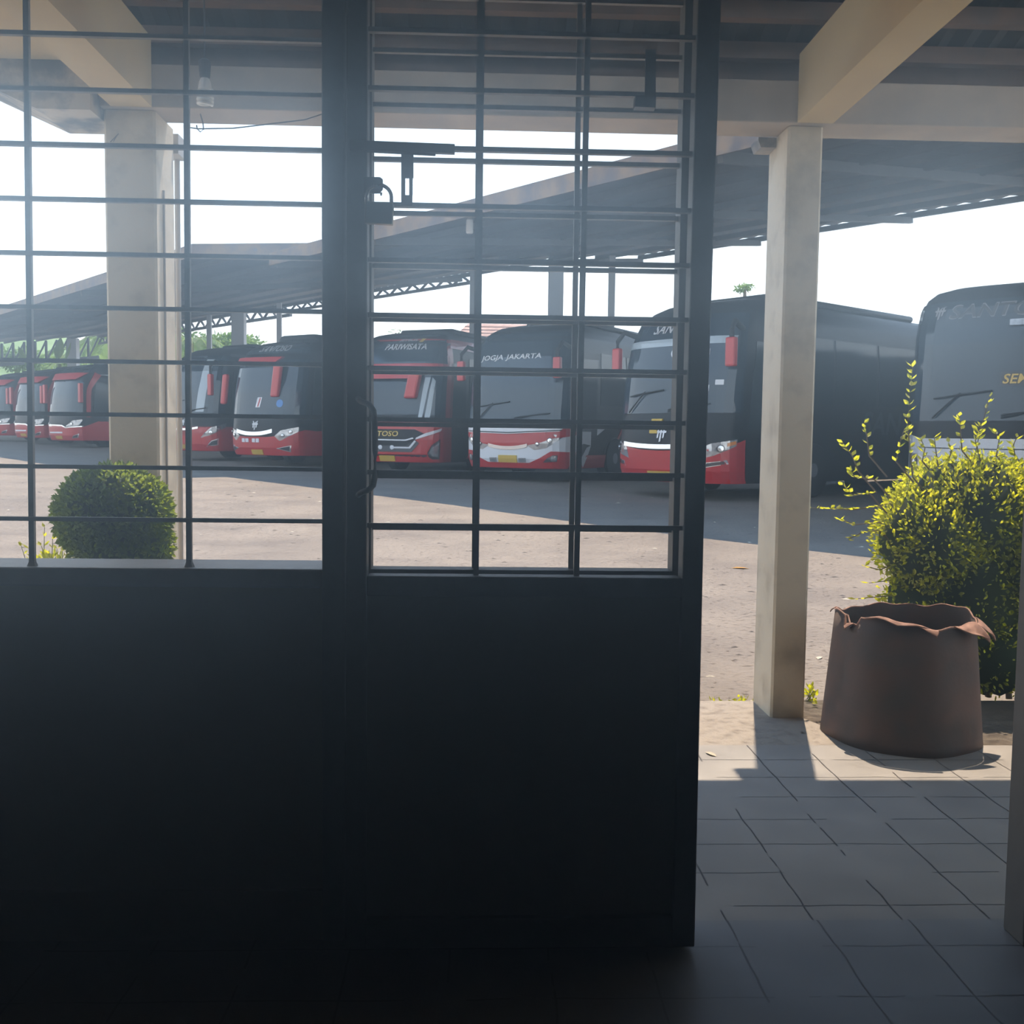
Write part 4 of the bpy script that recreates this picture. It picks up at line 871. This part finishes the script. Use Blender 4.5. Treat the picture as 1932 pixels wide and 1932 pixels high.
def st_far(E):       # distant buses: red visor and sweeping red flank
    S, part, pt = E['S'], E['part'], E['pt']; a = SF-0.14; Bk = E['Bk']
    pt('front_frame', [(SF-0.15, 1.2), (SF+0.02, 1.2), (SF-0.06, 2.3), (SF+0.3, 2.85), (SF-0.05, 2.95), (SF-0.25, 2.3)], 'red', off=0.024)
    pt('windshield', [(-a, 1.30), (a-0.15, 1.30), (a-0.25, 2.62), (-a+0.02, 2.62)], 'glass', off=0.018)
    pt('upper_windshield', [(-a+0.1, 2.95), (a, 2.95), (a-0.3, 3.27), (-a+0.3, 3.27)], 'glass', off=0.014)
    pt('visor', [(-a-0.05, 2.66), (0.85, 2.66), (1.25, 2.92), (-a-0.02, 2.92)], 'redmat', 'red visor over the windscreen', off=0.13)
    b = SF+0.4
    pt('bumper', [(-b, 0.29), (b, 0.29), (b, 1.06), (SF-0.25, 0.82), (0.5, 0.78), (0.3, 0.86), (-0.6, 0.86), (-b, 0.95)], 'red', 'glossy red bumper', off=0.014)
    pt('chrome_strip', [(-SF+0.2, 0.88), (0.3, 0.84), (0.52, 0.76), (SF-0.25, 0.82), (SF-0.25, 0.86), (0.54, 0.80), (0.32, 0.89), (-SF+0.2, 0.93)], 'chrome', off=0.03)
    headlamp(E, [(0.5, 0.82), (1.15, 0.88), (1.30, 1.12), (0.9, 1.06)], [(0.85, 0.93, 0.06)])
    foglamp(E, [(0.8, 0.36), (1.1, 0.40), (1.15, 0.56), (0.9, 0.48)])
    pt('white_block', [(-0.7, 0.56), (0.3, 0.56), (0.3, 0.62), (-0.7, 0.62)], 'white', off=0.03)
    fl_ = [(SF+0.35, 0.29), (Bk-0.2, 0.29), (Bk-0.2, 2.1), (SF+4.2, 1.75), (SF+2.4, 1.35), (SF+0.9, 1.05), (SF+0.35, 1.04)]
    pt('flank', fl_, 'red', 'red flank rising to the rear', off=0.010)
    pt('swoosh', [(SF+1.3, 1.75), (SF+2.0, 2.1), (SF+3.2, 2.25), (SF+3.2, 2.33), (SF+2.0, 2.24)], 'red', off=0.018)
    pt('roof_flash', [(SF-0.1, 2.86), (SF+1.6, 2.93), (SF+2.8, 2.80), (SF+1.4, 2.86)], 'white', off=0.018)
    plate(E)
    for sx in (-1, 1):
        part('mirror', MB().prism([(sx*1.33-0.09, 0.0, 0), (sx*1.33+0.09, 0.0, 0), (sx*1.33+0.09, 0.14, 0), (sx*1.33-0.09, 0.14, 0)], (0, S.F(2.4)-0.1, 1.75), (0, S.F(2.4)-0.1, 2.5)), 'redmat', 'red hanging wing mirror', bevel=0.03)
def st_old(E):       # flat fronted bus with a white lower face
    S, part, pt = E['S'], E['part'], E['pt']; a = SF-0.06; Bk = E['Bk']
    pt('windshield', [(-a, 1.34), (a, 1.34), (a-0.02, 2.2), (a-0.06, 2.98), (-a+0.06, 2.98), (-a+0.02, 2.2)], 'glass', off=0.016)
    for sx in (-1, 1): pt('windshield_trim', [(sx*(a-0.01), 1.40), (sx*(a+0.03), 1.40), (sx*(a+0.02), 2.4), (sx*(a-0.02), 2.4)] if sx > 0 else mirror_poly([((a-0.01), 1.40), ((a+0.03), 1.40), ((a+0.02), 2.4), ((a-0.02), 2.4)]), 'chrome', off=0.022)
    b = SF+0.25
    pt('face_panel', [(-b, 0.29), (b, 0.29), (b, 1.25), (0.9, 1.10), (-0.9, 1.10), (-b, 1.25)], 'silver', 'pale lower face', off=0.012)
    pt('grille_line', smile(-1.0, 1.0, 0.98, 0.02, 0.015), 'dim', off=0.018)
    headlamp(E, [(0.7, 0.62), (1.2, 0.66), (1.22, 0.9), (0.75, 0.86)], [(0.85, 0.75, 0.07), (1.06, 0.77, 0.07)])
    part('lettering', lettering(S, 'SANTOSO', -0.66, 2.73, 1.55, 0.20, 0.30, 0.024), 'grey', 'large outlined grey lettering'); 
    part('lettering', lettering(S, 'SANTOSO', -0.645, 2.745, 1.50, 0.17, 0.30, 0.027), 'dim')
    part('emblem', emblem(S, -0.80, 2.74, 0.18, 0.024), 'grey')
    pt('destination_board', [(0.10, 1.80), (1.0, 1.80), (1.0, 1.99), (0.10, 1.99)], 'dim', off=0.024)
    part('lettering', lettering(S, 'SEM', 0.13, 1.83, 0.31, 0.13, 0.2, 0.03), 'gold', 'gold destination lettering')
    part('roof_lamp', MB().prism([S.at(0.18, 2.60, 0.02), S.at(0.52, 2.60, 0.02), S.at(0.52, 2.68, 0.02), S.at(0.18, 2.68, 0.02)], (0, -0.05, 0), (0, 0, 0)), 'lamp')
    part('round_badge', lens_round(S, -0.05, 0.72, 0.06, 0.024), 'blueprint'); wipers(E, 1.38); plate(E)
    
STYLE = dict(hino=st_hino, jogja=st_jogja, pari=st_pariwisata, visor=st_visor, swoosh=st_swoosh, far=st_far, old=st_old)
BUSES = [
    ('dark bus with a pale lower face at the right, behind the yellow green shrub', 1862, 13.5, 43, 'old'),
    ('black bus with a red bumper and white emblem, seen between door and right pillar', 1243, 16.7, 52, 'hino'),
    ('bus with a white and red smiling face and white destination lettering', 957, 21.0, 33, 'jogja'),
    ('red framed bus with a red visor and drooping mirror, right of the door handle', 729, 23.4, 25, 'pari'),
    ('black bus with red visor and row of white blocks, left of the door post', 484, 26.8, 34, 'visor'),
    ('black bus with a red flank and large silver emblem, partly behind the left pillar', 345, 30.0, 40, 'swoosh'),
    ('far bus with a red visor and sweeping red flank, just left of the left pillar', 112, 41.0, 40, 'far'),
    ('far bus peeping out behind the sweeping red flanked bus', 45, 45.5, 40, 'far'),
    ('farthest bus at the left edge, only its dark flank and red mirror in view', -15, 50.0, 40, 'far'),
]
for b_ in BUSES: make_bus(*b_)

# ------------------------------------------------------------------ bus canopies
def zfront(t): return 4.60+0.0185*t
def zback(t): return 6.02+0.0195*t
NB = 22.0
def canopy(name, label, t0, t1, nf, ends=(), lift=0.0):
    root = thing(name, label, 'canopy', tuple(rowpt(16, (t0+t1)/2, ground_z(20))), 0, 'bus shelters')
    def P(n, t, dz=0.0):
        f = (n-nf)/(NB-nf); return rowpt(n, t, zfront(t)*(1-f)+(zback(t)+lift)*f+dz)
    r = MB(); NT = 10
    step = 0.5; k = int((t1-t0)/step)
    for i in range(k):
        a = t0+(t1-t0)*i/k; b = t0+(t1-t0)*(i+1)/k; c = (a+b)/2
        for (u0, h0, u1, h1) in ((a, 0, c, 0.05), (c, 0.05, b, 0)):
            r.add([P(nf, u0, h0), P(nf, u1, h1), P(NB, u1, h1), P(NB, u0, h0), P(nf, u0, h0+0.03), P(nf, u1, h1+0.03), P(NB, u1, h1+0.03), P(NB, u0, h0+0.03)], [(0, 1, 2, 3), (7, 6, 5, 4), (0, 4, 5, 1), (2, 6, 7, 3)])
    wpart(root, 'roof_sheet', r, 'canopyroof', recalc=False)
    fa = MB(); fa.hexa([P(nf-0.05, t0, -0.17), P(nf-0.05, t1, -0.17), P(nf, t1, -0.17), P(nf, t0, -0.17), P(nf-0.05, t0, 0.10), P(nf-0.05, t1, 0.10), P(nf, t1, 0.10), P(nf, t0, 0.10)]); wpart(root, 'fascia', fa, 'fascia')
    for e_ in ends:
        fe = MB(); fe.hexa([P(nf, e_, -0.17), P(nf+3.5, e_, -0.17), P(nf+3.5, e_+0.05, -0.17), P(nf, e_+0.05, -0.17), P(nf, e_, 0.1), P(nf+3.5, e_, 0.1), P(nf+3.5, e_+0.05, 0.1), P(nf, e_+0.05, 0.1)]); wpart(root, 'end_fascia', fe, 'fascia')
    for n in np.linspace(nf+1.4, NB-0.15, 7):
        pu = MB(); a = P(n, t0, -0.07); b = P(n, t1, -0.07); pu.bar(a, b, 0.08, 0.12); wpart(root, 'purlin', pu, 'steel')
    return root, P
main_c, P1 = canopy('bus_canopy', 'long grey bus shelter roof rising over the nearer buses', -6.0, 21.9, 10.2)
far_c, P2 = canopy('bus_canopy', 'farther bus shelter roof with the rusty end edge, at the left', 21.95, 75.0, 8.45, ends=(21.95,), lift=0.35)
# rafters of the main roof
for t in np.arange(-4, 22, 4.3):
    rb = MB(); rb.bar(P1(10.3, t, -0.17), P1(21.9, t, -0.17), 0.09, 0.14); wpart(main_c, 'rafter', rb, 'steel')
def truss(root, P, t0, t1, n, depth, pitch, w=0.07):
    tr = MB(); k = max(2, int((t1-t0)/pitch)); lo = [P(n, t0+(t1-t0)*i/k, -depth) for i in range(k+1)]; hi = [P(n, t0+(t1-t0)*i/k, -0.08) for i in range(k+1)]
    tr.bar(lo[0], lo[-1], w*1.6, w*1.5); tr.bar(hi[0], hi[-1], w*1.6, w*1.5)
    for i in range(k):
        mid = (hi[i]+hi[i+1])/2; tr.bar(lo[i], mid, w, w); tr.bar(mid, lo[i+1], w, w)
    wpart(root, 'truss', tr, 'steel')
truss(far_c, P2, 30.5, 45, NB-0.05, 0.36, 1.1)
truss(far_c, P2, 45.0, 75, NB-0.05, 0.55, 1.5, 0.09)
tr_ = MB(); k_ = 18; lo_p = [P2(9.5+12.4*i/k_, 74.95, -1.5) for i in range(k_+1)]; hi_p = [P2(9.5+12.4*i/k_, 74.95, -0.1) for i in range(k_+1)]
tr_.bar(lo_p[0], lo_p[-1], 0.22, 0.22)
for i in range(k_): tr_.bar(lo_p[i], hi_p[i], 0.13, 0.13); tr_.bar(lo_p[i], hi_p[i+1], 0.10, 0.10)
wpart(far_c, 'end_truss', tr_, 'steel')
for t in (31, 46, 60):
    q = MB(); q.bar(P2(8.6, t, -0.2), P2(NB-0.1, t, -0.2), 0.1, 0.16); wpart(far_c, 'rafter', q, 'steel')
def column(root, px, w, n, m='colpaint'):
    p = onN(px, 650, n); t = float(np.array(p)@ROW); P = P1 if t < 21.9 else P2
    g = ground_z(p.y); top = P(n, t, -0.12).z
    c = MB(); c.box((p.x-w/2, p.y-w/2, g), (p.x+w/2, p.y+w/2, top)); wpart(root, 'column', c, m)
column(main_c, 1152, 0.17, 19.8); 
column(far_c, 1047, 0.42, 19.9); column(far_c, 890, 0.16, 20.0); column(far_c, 451, 0.58, 20.0); column(far_c, 527, 0.20, 20.0); column(far_c, 395, 0.22, 20.0); column(far_c, 138, 0.62, 20.0)
# lamp under the front eave
lp = onN(886, 426, 11.0)
lo_ = thing('canopy_lamp', 'small white lamp fixture under the shelter eave', 'lamp', tuple(lp))
wpart(lo_, 'lamp_body', MB().lathe([(0.03, 0.14), (0.065, 0.10), (0.065, -0.12), (0.05, -0.14)], tuple(lp), 14), 'white'); wpart(lo_, 'lamp_stem', MB().tube([lp+Vector((0, 0, 0.13)), (lp.x, lp.y, zfront(14)+0.02)], 0.02, 8), 'steel')

# added unseen wall behind the buses, keeps sky reflections off their sides
bw = MB(); a_ = rowpt(24.2, -16, 0); b_w = rowpt(24.2, 32, 0); off_ = Vector(NRM)*0.2
bw.hexa([(a_.x, a_.y, ground_z(a_.y)-0.2), (b_w.x, b_w.y, ground_z(a_.y)-0.2), (b_w.x+off_.x, b_w.y+off_.y, ground_z(a_.y)-0.2), (a_.x+off_.x, a_.y+off_.y, ground_z(a_.y)-0.2), (a_.x, a_.y, 2.9), (b_w.x, b_w.y, 2.9), (b_w.x+off_.x, b_w.y+off_.y, 2.9), (a_.x+off_.x, a_.y+off_.y, 2.9)])
struct('wall_sky_blocker', bw, 'rough', 'added grey wall hiding open sky from the bus sides')
# ------------------------------------------------------------------ beyond: house, trees, palms, hill
def house(px0, px1, pytop, Y, label):
    a = onY(px0, 700, Y); b = onY(px1, 700, Y); zt = onY((px0+px1)/2, pytop, Y).z; g = ground_z(60)
    cx = (a.x+b.x)/2; w = (b.x-a.x)/2; he = zt-2.2
    r = thing('house', label, 'house', (cx, Y+3, g))
    wpart(r, 'wall', MB().box((cx-w*0.92, Y, g), (cx+w*0.92, Y+7, he+0.2)), 'housewall')
    rf_ = MB(); rf_.prism([(cx-w, Y-0.5, he), (cx+w, Y-0.5, he), (cx+w*0.55, Y+3.5, zt), (cx-w*0.55, Y+3.5, zt)], (0, 0, 0), (0, 0, 0.12)); rf_.prism([(cx-w, Y+7.5, he), (cx+w, Y+7.5, he), (cx+w*0.55, Y+3.5, zt), (cx-w*0.55, Y+3.5, zt)], (0, 0, 0), (0, 0, 0.12))
    rf_.prism([(cx-w, Y-0.5, he), (cx-w, Y+7.5, he), (cx-w*0.55, Y+3.5, zt)], (0, 0, 0), (0, 0, 0.12)); rf_.prism([(cx+w, Y-0.5, he), (cx+w, Y+7.5, he), (cx+w*0.55, Y+3.5, zt)], (0, 0, 0), (0, 0, 0.12))
    # tile courses
    for i in range(9):
        q = i/9; y = Y-0.5+4*q; z = he+(zt-he)*q+0.13; ww = w*(1-0.45*q); rf_.bar((cx-ww, y, z), (cx+ww, y, z), 0.08, 0.06)
    wpart(r, 'roof', rf_, 'tilefar')
    gx = cx-w*0.25; gb = MB(); gb.prism([(gx-1.1, 0, he+0.1), (gx+1.1, 0, he+0.1), (gx, 0, he+0.95)], (0, Y-0.9, 0), (0, Y+1.0, 0)); go = wpart(r, 'gable', gb, 'tilefar')
    ed = MB(); ed.bar((gx-1.2, Y-0.95, he+0.06), (gx, Y-0.95, he+1.0), 0.06, 0.16); ed.bar((gx, Y-0.95, he+1.0), (gx+1.2, Y-0.95, he+0.06), 0.06, 0.16); sub(go, 'barge_board', ed, 'housewall').matrix_parent_inverse = Matrix.Translation(-Vector(r.location))
house(825, 1075, 603, 62, 'tiled house roof with a white edged gable behind the smiling faced bus')
def tree(px, py, Y, rx, rz, n, label, leaf=0.5, m='leaftree', trunk=True, group='trees beyond the lot'):
    c = onY(px, py, Y); g = ground_z(70); t = thing('tree', label, 'tree', (c.x, c.y, g), 0, group)
    P = []; D = []
    for k in range(7):
        o = rand_dirs(1)[0]*np.array([rx*0.55, rx*0.5, rz*0.5]); p, d = blob_points(n//7, np.array(c)+o, (rx*0.55, rx*0.5, rz*0.5), 0.3); P.append(p); D.append(d)
    P = np.concatenate(P); D = np.concatenate(D)
    leaf_mesh('crown', P, D+0.9*rng.normal(size=D.shape), D+0.7*rng.normal(size=D.shape)+np.array([0, 0, 0.5]), leaf*(0.6+0.8*rng.random(len(P))), leaf*0.5, m, root=t)
    wpart(t, 'trunk', MB().tube([(c.x, c.y, g), (c.x+0.1, c.y, (g+c.z)/2), (c.x, c.y, c.z)], [0.2, 0.15, 0.06], 7), 'bark')
def palm(px, py, Y, L, label, n=12):
    c = onY(px, py, Y); g = ground_z(70); t = thing('palm_tree', label, 'palm', (c.x, c.y, g), 0, 'palms beyond the lot')
    wpart(t, 'trunk', MB().tube([(c.x+0.5, c.y, g), (c.x+0.2, c.y, (g+c.z)/2), (c.x, c.y, c.z)], [0.22, 0.17, 0.13], 8), 'bark')
    P = []; D = []; N = []; st_ = MB()
    for k in range(n):
        a = 2*math.pi*k/n+0.3*rng.random(); up = 0.75-0.9*rng.random(); pts = []
        for i in range(11):
            q = i/10; pts.append(Vector((c.x+math.cos(a)*L*q, c.y+math.sin(a)*L*q, c.z+L*(up*q-0.75*q*q))))
        st_.tube(pts, [0.05*(1-0.8*i/10) for i in range(11)], 5)
        for i in range(2, 11):
            d = (pts[i]-pts[i-1]).normalized(); s = d.cross(Vector((0, 0, 1))).normalized()
            for j in range(4):
                b = pts[i-1].lerp(pts[i], j/4)
                for sg in (-1, 1):
                    P.append(list(b)); D.append(list(s*sg*0.9+d*0.6+Vector((0, 0, -0.45)))); N.append([0, 0, 1.0])
    leaf_mesh('fronds', np.array(P), np.array(D), np.array(N)+0.2*rng.normal(size=(len(P), 3)), L*0.26, L*0.03, 'leaftree', root=t); wpart(t, 'frond_stem', st_, 'greenstem')
palm(214, 622, 100, 5.4, 'large palm with drooping fronds beside the left pillar')
palm(158, 662, 112, 4.2, 'smaller palm behind the far bus roofs')
palm(362, 642, 96, 4.2, 'palm right of the drain pipe')
tree(235, 662, 125, 5.0, 2.6, 2200, 'broad green tree behind the left pillar')
tree(335, 652, 118, 3.6, 2.4, 2000, 'green tree showing between pillar and pipe')
tree(425, 658, 108, 5.2, 1.5, 2600, 'low bushy tree row above the silver emblem bus')
tree(28, 678, 120, 4.6, 1.5, 2200, 'bushy green tree at the far left edge')
tree(92, 684, 128, 3.4, 1.0, 1400, 'low bright bush under the hill')
tree(1405, 546, 40, 0.42, 0.22, 260, 'small leafy tree top over the black bus near the right pillar', leaf=0.12)
tree(755, 630, 55, 0.7, 0.35, 60, 'thin twiggy tree top above the red framed bus', leaf=0.13)
tree(610, 640, 60, 0.9, 0.4, 120, 'sparse tree top above the bus by the door post', leaf=0.16)
# banana leaf beside the far column
bn = onY(112, 690, 60); bt = thing('banana_plant', 'banana plant with one broad upright leaf by the far column', 'banana plant', (bn.x, bn.y, ground_z(60)))
P = np.array([list(onY(108, 684, 60)), list(onY(112, 684, 60)), list(onY(122, 683, 60)), list(onY(50, 690, 60))]); D = np.array([[0.15, 0, 1], [0.9, 0, 0.25], [0.3, 0, 0.9], [-0.4, 0, 1.0]]); N = np.array([[0.1, -1, 0.2]]*4)
leaf_mesh('leaves', P, D, N, np.array([1.5, 0.9, 1.2, 1.2]), np.array([0.6, 0.2, 0.2, 0.4]), 'leaftree', root=bt); wpart(bt, 'stem', MB().tube([(bn.x, bn.y, ground_z(60)), (bn.x, bn.y, bn.z+0.1)], 0.12, 8), 'greenstem')
# wooded hill far behind on the left
hl = MB(); vs = []; nx, ny = 40, 16; hc = onY(-80, 800, 240)
for j in range(ny):
    for i in range(nx):
        x = hc.x+(i/(nx-1)-0.5)*150; y = 190+j*9; r = ((x-hc.x)/58)**2+((y-255)/60)**2
        vs.append((x, y, 0.6+28*math.exp(-r*1.25)+0.8*math.sin(x*0.7+y)+0.6*math.sin(x*1.9)))
hl.add(vs, [(j*nx+i, j*nx+i+1, (j+1)*nx+i+1, (j+1)*nx+i) for j in range(ny-1) for i in range(nx-1)])
tag(hl.build('hill', 'hill', smooth=True), 'wooded hill far beyond the lot at the left', 'hill', kind='structure')

# ------------------------------------------------------------------ added scatter volume in the room, stands in for bluish lens glare
hz = bpy.data.materials.new('glare_veil'); hz.use_nodes = True; hn = hz.node_tree; hn.nodes.clear()
h_o = hn.nodes.new('ShaderNodeOutputMaterial'); h_v = hn.nodes.new('ShaderNodeVolumeScatter')
h_v.inputs['Color'].default_value = (0.70, 0.86, 1.0, 1); h_v.inputs['Density'].default_value = 0.46; h_v.inputs['Anisotropy'].default_value = 0.90
hn.links.new(h_v.outputs[0], h_o.inputs['Volume'])
hb_ = MB().box((-2.995, -3.195, 0.004), (2.595, 1.9, 2.495)).build('glare_haze', hz)
tag(hb_, 'added haze volume in the waiting room, imitating bluish lens glare', 'haze', kind='stuff')
